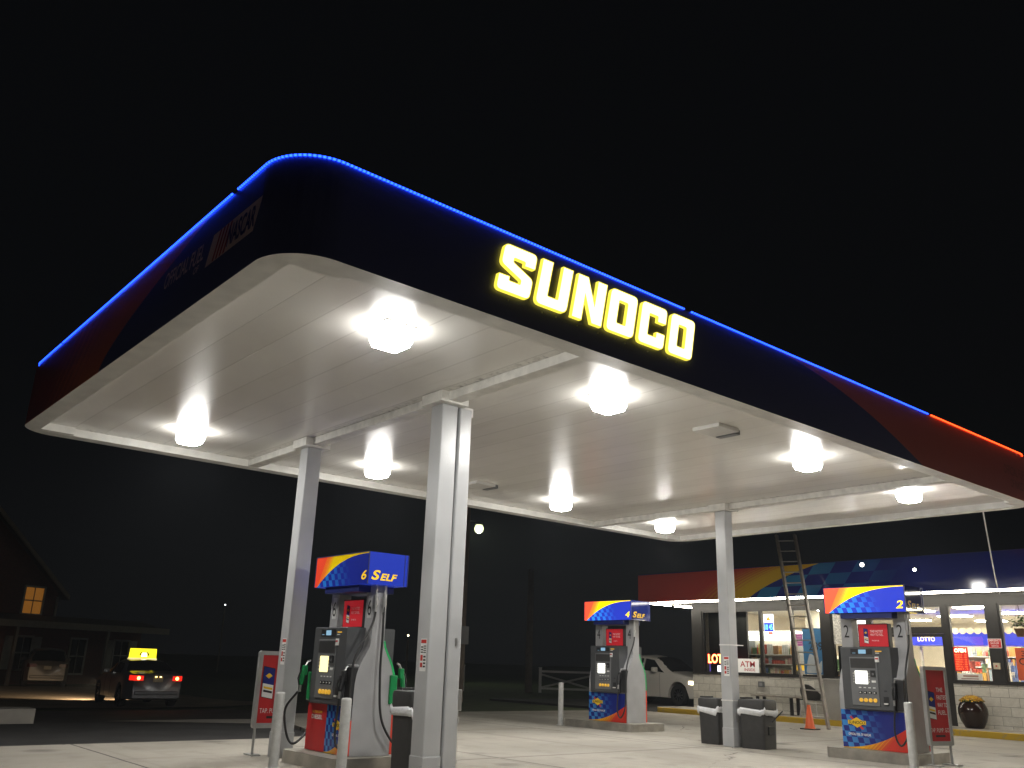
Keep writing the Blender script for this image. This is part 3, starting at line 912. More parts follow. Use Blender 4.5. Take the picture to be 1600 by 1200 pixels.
            b = MB(); bx(b, 0.08, 0.145, 0.955, 0.985, 0.016); b.build('card_notice', M_wtext, bz)
            b = MB()
            for k in range(4):
                a = -0.11 + 0.075 * k
                bx(b, a - 0.027, a + 0.027, 0.79, 0.825, 0.016)
            b.build('price_window', mat('price window', (0.02, 0.02, 0.02), 0.1), bz)
            b = MB()
            for k in range(4):
                a = -0.11 + 0.075 * k
                bx(b, a - 0.018, a + 0.006, 0.80, 0.815, 0.018)
                bx(b, a - 0.025, a + 0.015, 0.872, 0.885, 0.014)
            b.build('price_digits', M_wtext, bz)
            b = MB()
            for k in range(4):
                a = -0.11 + 0.075 * k
                c = P(a, 0.70, 0.012)
                b.lathe([(0.029, 0), (0.029, 0.014 * f), (0.022, 0.02 * f)], 14, (c.x, c.y, c.z), 'x')
            b.build('grade_button', M_btn, bz, smooth=True)
            b = MB(); bx(b, 0.24, 0.32, 0.64, 0.76, 0.006); bx(b, 0.25, 0.31, 0.65, 0.67, 0.03, 1); bx(b, 0.26, 0.30, 0.83, 0.85, 0.006, 0)
            b.build('receipt_slot', [M_black, M_white], head)
    # nozzle boots and nozzles on the right of each face (and on the left too for diesel)
    for f, xx in ((-1, -0.03), (1, D + 0.03)):
        yb = -0.45 if f < 0 else 0.45
        b = MB(); x0, x1 = (xx, xx + 0.09) if f < 0 else (xx - 0.09, xx)
        b.box(x0, x1, yb - 0.075, yb + 0.075, 0.57, 1.0)
        bt = b.build('nozzle_boot', M_black, t, bevel=0.012)
        b = MB(); b.box(x0 + 0.015, x1 + 0.0, yb - 0.08, yb + 0.08, 1.0, 1.035); b.build('boot_hood', M_silver, bt, bevel=0.012)
        nozzle(t, yb + (0.05 if f < 0 else -0.05), 0.80, f, M_black, xx + 0.03 * f)
        hy = yb - 0.115 if f < 0 else yb + 0.115
        hx = 0.20 if f < 0 else D - 0.14
        b = MB()
        q = -1 if f < 0 else 1
        fxo = -0.02 if f < 0 else D + 0.02
        b.tube(hosepath([(hx, hy, 1.90), (hx + 0.01 * f, hy, 1.55), (fxo + 0.02 * f, hy + 0.015 * q, 1.10), (fxo + 0.06 * f, hy + 0.02 * q, 0.62), (fxo + 0.07 * f, hy - 0.01 * q, 0.26), (fxo + 0.075 * f, yb - 0.01 * q, 0.10), (fxo + 0.08 * f, yb - 0.085 * q, 0.26), (xx + 0.07 * f, yb - 0.05 * q, 0.64)], None, None), 0.014, 8)
        hs = b.build('hose', M_rubber, t, smooth=True)
        b = MB()
        for z0, z1, rr_ in ((1.86, 1.98, 0.016), (1.80, 1.87, 0.026), (1.74, 1.80, 0.032), (1.66, 1.74, 0.022)): b.tube([(hx, hy, z0), (hx, hy, z1)], rr_, 10)
        b.build('breakaway_coupling', M_steel, hs, smooth=True)
    if diesel:
        for f, xx in ((-1, -0.03), (1, D + 0.03)):
            yb = 0.50 if f < 0 else -0.50
            q = 1 if f < 0 else -1
            b = MB(); x0, x1 = (xx, xx + 0.1) if f < 0 else (xx - 0.1, xx)
            b.box(x0, x1, yb - 0.06, yb + 0.06, 0.58, 0.92); b.build('nozzle_boot', M_green, t, bevel=0.012)
            nozzle(t, yb + 0.02 * q, 0.84, f, M_green, xx + 0.07 * f)
            hx = 0.255 if f < 0 else D - 0.255; hy = yb + 0.065 * q
            b = MB(); b.tube(hosepath([(hx, hy, 1.90), (hx, hy + 0.02 * q, 1.4), (hx, hy + 0.03 * q, 0.9), (hx + 0.05 * f, hy + 0.06 * q, 0.4), (xx + 0.03 * f, hy + 0.05 * q, 0.08), (xx + 0.12 * f, hy + 0.14 * q, 0.12), (xx + 0.2 * f, hy + 0.13 * q, 0.45), (xx + 0.13 * f, yb + 0.04 * q, 0.68)], None, None), 0.015, 8)
            hs = b.build('hose', M_rubber, t, smooth=True)
            b = MB()
            for z0, z1, rr_ in ((1.86, 1.98, 0.016), (1.80, 1.87, 0.026), (1.74, 1.80, 0.032), (1.66, 1.74, 0.022)): b.tube([(hx, hy, z0), (hx, hy, z1)], rr_, 10)
            b.build('breakaway_coupling', M_steel, hs, smooth=True)
    # media sign standing on the head between the uprights, a poster on both faces
    b = MB(); b.box(0.235, 0.345, -0.24, 0.26, 1.472, 1.83); md = b.build('media_sign', M_black, t, bevel=0.006)
    for f, x in ((-1, 0.235), (1, 0.345)):
        rr = Vector((0, -1, 0)) if f < 0 else Vector((0, 1, 0))
        b = MB(); b.box(x + 0.001 * f - 0.001, x + 0.001 * f + 0.001, -0.225, 0.245, 1.487, 1.815)
        po = b.build('poster', M_media, md)
        b = MB(); o0 = Vector((x + 0.0035 * f, 0.01, 0))
        phone(b, o0 + rr * -0.155 + Vector((0, 0, 1.535)), rr, (0, 0, 1), 0.075, 0.22, 1)
        for k, s_ in enumerate(('WAY TO FUEL.', 'THE FASTEST')): b.text(s_, o0 + rr * 0.06 + Vector((0, 0, 1.645 + 0.05 * k)), rr, (0, 0, 1), 0.035, 0, 0.21, 0.01, 0, 0.001)
        b.text('TAP. PUMP. GO.', o0 + rr * 0.03 + Vector((0, 0, 1.565)), rr, (0, 0, 1), 0.018, 0, 0.12, 0.01, 0, 0.001)
        b.build('poster_lettering', [M_wtext, M_navy, M_wtext, M_sunY, M_btext], md)
    # topper valance: coloured box with lettering
    z0, z1, yw = 1.985, 2.375, 0.665
    xa, xb = 0.0, D
    b = MB()
    b.quad((xa, yw, z0), (xa, -yw, z0), (xa, -yw, z1), (xa, yw, z1), 0)
    b.quad((xb, -yw, z0), (xb, yw, z0), (xb, yw, z1), (xb, -yw, z1), 0)
    b.quad((xa, -yw, z0), (xb, -yw, z0), (xb, -yw, z1), (xa, -yw, z1), 1)
    b.quad((xb, yw, z0), (xa, yw, z0), (xa, yw, z1), (xb, yw, z1), 1)
    b.quad((xa, yw, z1), (xa, -yw, z1), (xb, -yw, z1), (xb, yw, z1), 1)
    b.quad((xa, -yw, z0), (xa, yw, z0), (xb, yw, z0), (xb, -yw, z0), 1)
    tp = b.build('topper', [M_gtop_lit if lit else M_gtop, M_end if lit else M_endlit], t)
    b = MB(); b.box(xa + 0.03, xb - 0.03, -0.42, 0.42, 1.90, z0 - 0.001); b.build('topper_base', mat('topper base blue', (0.012, 0.02, 0.13), 0.4), t)
    b = MB(); e = 0.006
    for y in (-yw, yw):
        for x in (xa, xb): b.box(x - e, x + e, y - e, y + e, z0 - 0.004, z1 + 0.004)
    b.box(xa - e, xa + e, -yw + e, yw - e, z1 - 0.004, z1 + 0.006); b.box(xb - e, xb + e, -yw + e, yw - e, z1 - 0.004, z1 + 0.006)
    b.box(xb - 0.055, xb - 0.045, -yw - 0.004, -yw + 0.001, z0, z1)
    b.build('topper_frame', mat('topper frame blue', (0.05, 0.06, 0.2), 0.3, 0.3), tp)
    b = MB()
    b.text(str(num), (xa - 0.003, -yw + 0.035, z0 + 0.05), (0, -1, 0), U_, 0.115, 0, 0.115, 0.02, 0.2, 0.001, 'R')
    b.text('S', (xa + 0.045, -yw - 0.005, z0 + 0.05), (1, 0, 0), U_, 0.12, 1, 0.13, 0.03, 0.25, 0.001, 'L')
    b.text('ELF', (xa + 0.175, -yw - 0.005, z0 + 0.05), (1, 0, 0), U_, 0.085, 1, 0.25, 0.03, 0.25, 0.001, 'L')
    b.build('topper_lettering', [M_ytext_lit if lit else M_ytext, M_ytext if not lit else M_ydim], tp)
    return t
M_ytext_lit = emit('yellow lettering lit', (1.0, 0.72, 0.02), 0.9, (0.85, 0.6, 0.01))
M_ydim = mat('yellow lettering dim', (0.75, 0.45, 0.02), 0.4, 0, 0.02)
p6 = pump(6, (3.25, 4.46, 0.145), 'fuel pump numbered 6 with green diesel nozzle and red lower panel between the left columns', False, True)
p6.scale = (0.96, 0.96, 0.96)
pump(4, (11.55, 7.80, 0.15), 'fuel pump numbered 4 in front of the white car, farthest from the camera', True)
pump(2, (10.98, 1.80, 0.15), 'fuel pump numbered 2 in front of the shop entrance', True)

M_isl = mat('island concrete', (0.34, 0.32, 0.27), 0.6, 0, 0.18, 6, 0.15, 50)
def island(x0, x1, y0, y1, label, galv, hz=0.147):
    t = thing('pump_island', label, 'pump island', ((x0 + x1) / 2, (y0 + y1) / 2, 0), 0, 'raised islands carrying the pumps')
    hx, hy = (x1 - x0) / 2, (y1 - y0) / 2
    pl = rpoly([(-hx, -hy), (hx, -hy), (hx, hy), (-hx, hy)], 0.16, 6)
    b = MB(); b.loops([pl], ((0, 0, 0), (1, 0, 0), (0, 1, 0)), 0.0, hz); b.build('slab', M_isl, t, bevel=0.012)
    b = MB(); po = [(p[0] * (1 + 0.008 / hx), p[1] * (1 + 0.008 / hy)) for p in pl]
    m_ = len(po)
    for i in range(m_):
        j = (i + 1) % m_
        b.quad((*po[i], 0.0), (*po[j], 0.0), (*po[j], hz - 0.001), (*po[i], hz - 0.001))
    b.build('edge_form', mat('galvanised edge', (0.42, 0.40, 0.36), 0.28, 0.75 if galv else 0.2, 0.2, 5), t, smooth=True)
    return t
island(10.83, 12.0, 1.14, 2.56, 'steel edged concrete island under the pump at the shop entrance', True)
island(11.42, 12.5, 7.06, 8.98, 'steel edged concrete island under the pump before the white car', True)
island(3.02, 4.1, 3.80, 5.14, 'weathered concrete island under the pump between the left columns', False, 0.142)

# ------------------------------------------------------------------ bollards
def bollard(x, y, h, label, r=0.057):
    t = thing('bollard', label, 'bollard', (x, y, 0), 0, 'grey steel bollards guarding the pumps')
    b = MB(); b.lathe([(r, 0), (r, h - 0.03), (r * 0.96, h - 0.012), (r * 0.8, h - 0.003), (r * 0.3, h)], 20); b.build('post', M_conc_b, t, smooth=True)
    b = MB(); b.lathe([(r + 0.03, 0.0), (r + 0.03, 0.012), (r + 0.002, 0.014)], 20); b.build('base_ring', M_conc_b, t, smooth=True)
bollard(11.45, 9.06, 0.86, 'grey bollard standing alone left of the far pump')
bollard(2.97, 3.60, 0.79, 'grey bollard in front of the bottle shaped end of the diesel pump')
bollard(2.63, 4.50, 0.81, 'grey bollard right in front of the left column beside the red sign', 0.055)
bollard(9.95, 0.74, 0.88, 'grey bollard in front of the right end of the entrance pump')

# ------------------------------------------------------------------ bins
def bin_(x, y, rz, label, h=0.86, w=0.44, d=0.40, handle=False):
    t = thing('rubbish_bin', label, 'bin', (x, y, 0), rz, 'black rubbish bins by the columns')
    b = MB()
    def sec(s, z): return [(p[0] * s, p[1] * s, z) for p in rpoly([(-w / 2, -d / 2), (w / 2, -d / 2), (w / 2, d / 2), (-w / 2, d / 2)], 0.06)]
    rings = [sec(0.92, 0.0), sec(0.93, 0.03), sec(1.0, h * 0.84)]
    n_ = len(rings[0]); V = [p for r_ in rings for p in r_]
    F = [(i * n_ + k, i * n_ + (k + 1) % n_, (i + 1) * n_ + (k + 1) % n_, (i + 1) * n_ + k) for i in range(2) for k in range(n_)]
    F.append(tuple(range(n_))[::-1]); b.add(V, F); bd = b.build('body', M_bin, t, smooth=True)
    b = MB()
    rings = [sec(1.04, h * 0.80), sec(1.05, h * 0.96), sec(1.0, h), sec(0.9, h + 0.005)]
    V = [p for r_ in rings for p in r_]
    F = [(i * n_ + k, i * n_ + (k + 1) % n_, (i + 1) * n_ + (k + 1) % n_, (i + 1) * n_ + k) for i in range(3) for k in range(n_)]
    F.append(tuple(3 * n_ + k for k in range(n_))); b.add(V, F); b.box(-0.14, 0.14, d / 2 - 0.08, d / 2 + 0.01, h + 0.006, h + 0.03); b.build('lid', M_bin, t, smooth=True)
    b = MB()
    ring = sec(1.06, 0); m_ = len(ring); V = []; 
    for j, (s_, dz) in enumerate(((1.055, 0.03), (1.13, 0.01), (1.12, -0.03), (1.03, -0.055))):
        for k, p in enumerate(sec(1.0, 0)):
            wv = 0.018 * math.sin(k * 1.1 + x * 9) + 0.014 * math.sin(k * 2.3 + y * 5)
            V.append((p[0] * (s_ + wv * 0.8), p[1] * (s_ + wv * 0.8), h * 0.77 + dz * (1 + 12 * abs(wv)) + wv * 1.2))
    F = [(i * m_ + k, i * m_ + (k + 1) % m_, (i + 1) * m_ + (k + 1) % m_, (i + 1) * m_ + k) for i in range(3) for k in range(m_)]
    b.add(V, F); b.build('liner', M_bag, t, smooth=True)
    if handle:
        for z in (0.22, 0.5):
            b = MB(); b.box(-0.10, 0.11, -d / 2 - 0.012, -d / 2 + 0.02, z, z + 0.13)
            b.build('towel_slot', mat('slot black', (0.008, 0.008, 0.008), 0.6), t, bevel=0.01)
        b = MB(); b.tube([(0.02, -d / 2 - 0.01, 0.42), (0.10, -d / 2 - 0.17, 0.60)], 0.012, 6); b.build('squeegee', M_black, t)
    return t
bin_(3.62, 3.18, 0.0, 'black bin with a white liner between the diesel pump and the front column', 0.88, 0.42, 0.40)
bin_(11.05, 4.74, 0.06, 'black bin left of the single right column', 0.74, 0.46, 0.42)
bin_(11.02, 3.86, 0.12, 'black bin with squeegee slots right of the single right column', 0.76, 0.48, 0.46, True)

# ------------------------------------------------------------------ tap-and-pay signs
M_frame = mat('sign frame grey', (0.42, 0.42, 0.41), 0.4, 0.4, 0.1)
def tapsign(x, y, rz, label, w=0.56, zb=0.32, zt=1.26):
    """panel in the local x-z plane, front looks along -y"""
    t = thing('advertising_sign', label, 'sign', (x, y, 0), rz, 'red advertising signs on metal legs')
    b = MB(); b.loops([rpoly([(-w / 2, zb), (w / 2, zb), (w / 2, zt), (-w / 2, zt)], 0.035), [(-w / 2 + 0.05, zb + 0.06), (w / 2 - 0.05, zb + 0.06), (w / 2 - 0.05, zt - 0.05), (-w / 2 + 0.05, zt - 0.05)]],
                      ((0, 0.03, 0), (1, 0, 0), (0, 0, 1)), 0.0, 0.06); b.build('frame', M_frame, t, bevel=0.005)
    for sx in (-1, 1):
        b = MB(); b.tube([(sx * (w / 2 - 0.05), 0, 0), (sx * (w / 2 - 0.05), 0, zb + 0.02)], 0.018, 8); b.box(sx * (w / 2 - 0.05) - 0.06, sx * (w / 2 - 0.05) + 0.06, -0.13, 0.13, 0.0, 0.018)
        b.build('leg', M_frame, t)
    b = MB(); b.box(-w / 2 + 0.051, w / 2 - 0.051, -0.012, 0.012, zb + 0.061, zt - 0.051); pn = b.build('panel', M_red, t)
    b = MB()
    for f in (-1, 1):
        rr = Vector((1, 0, 0)) * (1 if f < 0 else -1); o0 = Vector((0, 0.0135 * f, 0)); U_ = (0, 0, 1)
        phone(b, o0 + rr * -0.205 + Vector((0, 0, zb + 0.36)), rr, U_, 0.16, 0.38, 1)
        for k, s_ in enumerate(('FUEL.', 'WAY TO', 'FASTEST', 'THE')):
            b.text(s_, o0 + rr * 0.0 + Vector((0, 0, zb + 0.42 + 0.105 * k)), rr, U_, 0.06, 0, 0.07 + 0.028 * len(s_) * 0.8, 0.01, 0, 0.001, 'L')
        b.text('TAP. PUMP. GO.', o0 + Vector((0, 0, zb + 0.18)), rr, U_, 0.058, 0, 0.40, 0.0, 0, 0.001)
        b.box(-0.10, 0.10, o0.y - 0.0005, o0.y + 0.0005, zb + 0.115, zb + 0.145, 4)
    b.build('panel_lettering', [M_wtext, M_navy, M_wtext, M_sunY, M_btext], pn)
    return t
tapsign(3.24, 5.84, math.radians(-4), 'red advertising sign with a phone picture behind the left column')
tapsign(11.35, 1.00, math.radians(-14), 'red advertising sign standing beside the entrance pump, seen from its darker side', 0.50, 0.27, 1.36)

# ------------------------------------------------------------------ shop
def cmu_mat():
    m, nt, b = newmat('split face block')
    x, y, z = objx(nt)
    u = y - x * 1.0
    row = (z / 0.205).floor()
    col_ = u / 0.41 + (row * 0.5).fract()
    fu = (col_.fract() - 0.5).absv(); fv = ((z / 0.205).fract() - 0.5).absv()
    joint = (fu > 0.485).maxi(fv > 0.47)
    idn = ((row * 7.13 + col_.floor() * 3.71)._op('SINE') * 917.3).fract()
    n1 = noise(nt, 9, 7, 0.65); n2 = noise(nt, 1.3, 5, 0.6); n3 = noise(nt, 30, 5, 0.7)
    c = cmix(nt, (0.46, 0.44, 0.39), (0.74, 0.71, 0.64), (idn * 0.55 + (n1 - 0.3) * 1.1).clamp())
    c = cmix(nt, c, (0.26, 0.245, 0.21), ((n2 - 0.55) * 4).clamp() * 0.5)
    c = cmix(nt, c, (0.22, 0.21, 0.18), joint * 0.75)
    nt.links.new(c.v, b.inputs['Base Color'])
    b.inputs['Roughness'].default_value = 0.85
    bp = nt.nodes.new('ShaderNodeBump'); bp.inputs['Strength'].default_value = 0.7; bp.inputs['Distance'].default_value = 0.03
    h = n1 * 0.7 + n3 * 0.3 - joint * 1.0
    nt.links.new(h.v, bp.inputs['Height']); nt.links.new(bp.outputs[0], b.inputs['Normal'])
    return m
M_cmu = cmu_mat()
M_int = mat('interior wall', (0.62, 0.58, 0.50), 0.8, 0, 0.05)
M_ceil = mat('ceiling tile', (0.72, 0.70, 0.66), 0.8, 0, 0.04)
M_tile = mat('floor tile', (0.45, 0.42, 0.37), 0.25, 0, 0.08)
M_tube = emit('soffit tube', (1.0, 0.94, 0.80), 24.0, (0.8, 0.8, 0.8))
M_tube2 = emit('overhang tube', (1.0, 0.94, 0.80), 60.0, (0.8, 0.8, 0.8))
M_dim = mat('side wall maroon', (0.10, 0.03, 0.03), 0.6, 0, 0.1)
XW, YL, YR = 20.2, 12.4, -7.0
SILL, HEAD = 1.12, 2.93
shop = thing('shop_building', 'brightly lit convenience shop with large dark framed windows and a red, yellow and blue fascia', 'shop', (0, 0, 0))

# pavement and yellow kerb
b = MB(); b.loops([[(18.83, -40), (XW + 0.1, -40), (XW + 0.1, 12.9), (19.1, 12.9), (18.83, 12.6)]], ((0, 0, 0), (1, 0, 0), (0, 1, 0)), -0.1, 0.13); struct(b.build('pavement', M_walk, bevel=0.015))
def kerb_mat():
    m, nt, bs = newmat('worn yellow kerb')
    n1 = noise(nt, 7, 8, 0.7); n2 = noise(nt, 1.2, 4, 0.6)
    c = cmix(nt, (0.66, 0.43, 0.03), (0.36, 0.31, 0.22), ((n1 - 0.54) * 7).clamp())
    c = cmix(nt, c, (0.10, 0.08, 0.05), ((n1 * 0.5 + n2 * 0.5 - 0.6) * 7).clamp())
    nt.links.new(c.v, bs.inputs['Base Color']); bs.inputs['Roughness'].default_value = 0.7
    return m
b = MB(); b.box(18.75, 18.828, -40, 12.6, -0.1, 0.134); struct(b.build('kerb', kerb_mat(), bevel=0.012))

# knee wall, piers, header, side and back walls
b = MB()
b.box(XW, XW + 0.2, 6.66, YL, 0.0, SILL - 0.002); b.box(XW, XW + 0.2, YR, 4.62, 0.0, SILL - 0.002)
b.build('wall', M_cmu, shop)
b = MB(); b.box(XW - 0.02, XW + 0.22, 6.62, YL - 0.002, SILL - 0.03, SILL + 0.012); b.box(XW - 0.02, XW + 0.22, YR, 4.64, SILL - 0.03, SILL + 0.012); b.build('sill', M_darkframe, shop, bevel=0.006)
b = MB(); b.box(XW + 0.02, XW + 0.2, YR, YL, HEAD, 3.3)
for y0, y1 in ((12.02, YL), (7.72, 8.0), (3.41, 3.67), (1.15, 1.41), (-1.3, -1.04), (-4.0, -3.74)): b.box(XW + 0.005, XW + 0.19, y0, y1, SILL + 0.012, HEAD)
b.build('pier', M_darkframe, shop)
b = MB(); b.box(XW + 0.2, 30, YL - 0.2, YL, 0.0, 3.3); b.box(29.8, 30, YR, YL - 0.2, 0.0, 3.3); b.box(XW + 0.2, 29.8, YR, YR + 0.2, 0, 3.3); b.build('side_wall', M_dim, shop)
b = MB(); b.box(XW + 0.2, 29.8, YL - 0.22, YL - 0.205, 0.12, 3.05); b.box(29.77, 29.795, YR + 0.2, YL - 0.22, 0.12, 3.05); b.build('inner_wall', M_int, shop)
b = MB(); b.box(XW + 0.05, 29.8, YR + 0.2, YL - 0.2, 0.0, 0.12); b.build('floor', M_tile, shop)
b = MB(); b.box(XW + 0.2, 29.8, YR + 0.2, YL - 0.22, 3.02, 3.06); b.build('ceiling', M_ceil, shop)
b = MB(); b.box(19.4, 30.2, YR - 0.2, 13.4, 3.72, 3.80); b.build('roof', mat('roof felt', (0.05, 0.05, 0.05), 0.9), shop)

# windows
def window(y0, y1, z0=SILL + 0.012, z1=HEAD, fr=0.045, bars=()):
    b = MB()
    b.loops([[(-y1, z0), (-y0, z0), (-y0, z1), (-y1, z1)], [(-y1 + fr, z0 + fr), (-y0 - fr, z0 + fr), (-y0 - fr, z1 - fr), (-y1 + fr, z1 - fr)]], ((XW + 0.13, 0, 0), (0, -1, 0), (0, 0, 1)), 0.0, 0.10)
    w = b.build('window', M_darkframe, shop)
    b = MB(); b.box(XW + 0.075, XW + 0.083, y0 + fr, y1 - fr, z0 + fr, z1 - fr); b.build('pane', M_glass, w)
    return w
window(9.95, 12.02); window(8.93, 9.95); window(8.0, 8.93); window(6.68, 7.72)
window(3.67, 4.60); window(1.41, 3.41); window(-1.04, 1.15); window(-3.74, -1.3); window(-6.8, -4.0)
window(5.62, 6.62, 2.36); window(4.72, 5.62, 2.36)
# doors
b = MB(); b.box(XW + 0.02, XW + 0.14, 6.6, 6.68, 0.12, HEAD); b.box(XW + 0.02, XW + 0.14, 4.60, 4.72, 0.12, HEAD); b.box(XW + 0.02, XW + 0.14, 4.72, 6.6, 2.24, 2.36); b.build('door_frame', M_darkframe, shop)
for y0, y1 in ((5.67, 6.6), (4.72, 5.65)):
    b = MB(); fr = 0.07
    b.loops([[(-y1, 0.13), (-y0, 0.13), (-y0, 2.235), (-y1, 2.235)], [(-y1 + fr, 0.38), (-y0 - fr, 0.38), (-y0 - fr, 2.235 - fr), (-y1 + fr, 2.235 - fr)]], ((XW + 0.11, 0, 0), (0, -1, 0), (0, 0, 1)), 0.0, 0.06)
    d = b.build('door', M_darkframe, shop)
    b = MB(); b.box(XW + 0.08, XW + 0.088, y0 + fr, y1 - fr, 0.38, 2.235 - fr); b.build('pane', M_glass, d)
    b = MB(); yy = y0 + 0.1 if y0 > 5.6 else y1 - 0.1; b.tube([(XW + 0.045, yy, 0.95), (XW + 0.0, yy, 0.98), (XW + 0.0, yy, 1.32), (XW + 0.045, yy, 1.35)], 0.013, 8); b.build('handle', M_steel, d, smooth=True)

# fascia with wrap-round left end, soffit, light strips
XF, YF, ZB, ZT = 19.2, 13.68, 3.165, 4.0
b = MB(); Lf = YF - (YR - 1.0)
b.quad((XF, YF, ZB), (XF, YR - 1, ZB), (XF, YR - 1, ZT), (XF, YF, ZT), 0, ((0, 0), (Lf, 0), (Lf, ZT - ZB), (0, ZT - ZB)))
b.quad((30.5, YF, ZB), (XF, YF, ZB), (XF, YF, ZT), (30.5, YF, ZT), 0, ((-11, 0), (0, 0), (0, ZT - ZB), (-11, ZT - ZB)))
b.build('fascia', graphic('shop fascia graphic', 'store', 0.0, 0.07), shop)
b = MB(); b.box(XF + 0.005, XF + 0.04, YR - 1, YF - 0.005, ZT - 0.02, ZT + 0.02); b.box(XF + 0.04, 30.5, YF - 0.04, YF - 0.005, ZT - 0.02, ZT + 0.02); b.build('coping', M_navy, shop)
b = MB(); b.add([(XF + 0.003, YF - 0.003, ZB), (30.5, YF - 0.003, ZB), (30.5, YR - 1, ZB), (XF + 0.003, YR - 1, ZB)], [(0, 1, 2, 3)]); b.build('overhang_soffit', mat('overhang soffit', (0.25, 0.24, 0.22), 0.6), shop)
b = MB(); b.box(XF + 0.0, XF + 0.07, YR - 1, 12.9, ZB - 0.05, ZB - 0.001); b.build('light_strip', M_tube, shop)
b = MB(); b.box(19.2, 20.30, 13.27, 13.33, ZB - 0.045, ZB - 0.001); b.build('light_strip', M_tube2, shop)
b = MB(); b.box(20.55, 21.65, 13.27, 13.33, ZB - 0.045, ZB - 0.001); b.build('light_strip', M_tube2, shop)

# added glowing spots that imitate lamp reflections in the glossy fascia
M_glint = emit('fascia glint', (1.0, 0.98, 0.9), 14.0)
for y, z, r_, lb in ((6.08, 3.88, 0.05, 'bigger white added reflection spot on the blue shop fascia above the entrance pump'), (4.75, 3.68, 0.038, 'smaller round added reflection spot on the blue shop fascia right of the entrance pump')):
    t = thing('fascia_glint', lb, 'lamp', (XF, y, z))
    b = MB(); b.tube([(0.0, 0, -0.02), (-0.09, 0, -0.02)], 0.016, 6); b.lathe([(r_ * 1.1, 0.0), (r_ * 1.1, 0.02)], 14, (-0.10, 0, 0), 'x'); b.build('glint_bracket', M_midgrey, t, smooth=True)
    b = MB(); b.lathe([(r_, -0.101), (r_ * 0.85, -0.12), (r_ * 0.4, -0.135), (0.003, -0.14)], 14, (0, 0, 0), 'x'); b.build('bulb', M_glint, t, smooth=True)  # glowing cap draws the reflected light, not a bulb of its own

# interior lamps
M_il = emit('ceiling panel', (1.0, 0.88, 0.68), 48.0, (0.8, 0.8, 0.8))
il0 = None
for i, x in enumerate((22.0, 24.4, 27.0)):
    for j, y in enumerate((8.6, 6.6, 4.7, 2.8, 0.6, -1.6, -4.2)):
        if il0 is None:
            il0 = o_ = thing('ceiling_light', 'bright oblong ceiling light inside the shop', 'ceiling light', (x, y, 3.02), 0, 'ceiling lights inside the shop')
            b = MB(); b.box(-0.26, 0.26, -0.46, 0.46, -0.035, -0.001); b.build('frame', M_white, o_)
            b = MB(); b.box(-0.22, 0.22, -0.42, 0.42, -0.06, -0.036); b.build('diffuser', M_il, o_, bevel=0.01)
        else:
            o_ = copy_tree(il0); o_.location = (x + 0.9 * (j % 2), y, 3.02)

# dark store room behind the left window, pale pillar, drinks cooler
t = tag((lambda b: (b.box(20.72, 20.80, 10.75, 12.15, 0.12, 3.0), b.build('partition', mat('partition dark', (0.035, 0.032, 0.03), 0.5), None))[1])(MB()), 'dark partition wall behind the leftmost shop window', 'partition')
t = tag((lambda b: (b.box(22.3, 22.6, 9.15, 9.75, 0.12, 3.0), b.build('pillar', M_int, None))[1])(MB()), 'pale cream pillar inside the shop, left of the blue poster', 'pillar')

PAL = [(0.78, 0.72, 0.6), (0.5, 0.09, 0.06), (0.62, 0.36, 0.1), (0.12, 0.17, 0.36), (0.72, 0.58, 0.2), (0.16, 0.27, 0.14), (0.7, 0.68, 0.64), (0.36, 0.2, 0.1), (0.66, 0.42, 0.38), (0.34, 0.42, 0.5)]
PM = [mat('goods %s' % n_, c, 0.4, 0, 0.1) for n_, c in zip(('cream', 'red', 'orange', 'blue', 'yellow', 'green', 'silver', 'brown', 'pink', 'sky'), PAL)]
def goods(b, x0, x1, y0, y1, z, hmax, rng):
    y = y0
    while y < y1 - 0.04:
        w = rng.uniform(0.03, 0.085); h = hmax * rng.uniform(0.4, 0.95); k = rng.randrange(len(PM)); n_ = rng.randint(1, 3)
        for _ in range(n_):
            if y + w > y1: break
            if w < 0.055:
                cx_, cy_ = (x0 + x1) / 2, y + w / 2
                b.lathe([(w * .42, z), (w * .44, z + h * .6), (w * .18, z + h * .8), (w * .16, z + h)], 8, (x0 + w / 2 + 0.01, cy_, 0), 'z', k)
            else: b.box(x0 + rng.uniform(0, 0.03), x1, y + 0.004, y + w - 0.004, z, z + h, k)
            y += w
        y += rng.uniform(0, 0.02)
rng = random.Random(3)
def shelf(x, y0, y1, zs, label, head=None, name='shelf_unit', cat='shelving'):
    t = thing(name, label, cat, (x, (y0 + y1) / 2, 0.12), 0)
    hy = (y1 - y0) / 2; top = zs[-1] + 0.4
    b = MB(); b.box(0.36, 0.4, -hy, hy, 0, top); b.build('back_panel', M_int, t)
    for sy in (-1, 1):
        b = MB(); b.box(0.0, 0.4, sy * hy - 0.015, sy * hy + 0.015, 0, top); b.build('end_panel', M_midgrey, t)
    for z in zs:
        b = MB(); b.box(0.0, 0.358, -hy + 0.016, hy - 0.016, z - 0.025, z); b.build('shelf', M_white, t)
    if head:
        b = MB(); b.box(-0.06, 0.34, -hy, hy, top + 0.003, top + 0.27); hd = b.build('header', head, t)
    g = MB()
    for i, z in enumerate(zs):
        hm = (zs[i + 1] - z - 0.04) if i + 1 < len(zs) else 0.34
        goods(g, x + 0.02, x + 0.26, y0 + 0.05, y1 - 0.05, z + 0.1205, hm, rng)
    go = g.build('assorted_goods', PM, None)
    go['kind'] = 'stuff'
    tag(go, 'rows of small colourful goods standing on the ' + {'drinks_cooler': 'lit drinks cooler', 'shelf_unit': 'shelf unit, ' + label}[name], 'goods')
    return t
M_hd = emit('cooler header', (1.0, 0.97, 0.88), 2.2, (0.8, 0.8, 0.8))
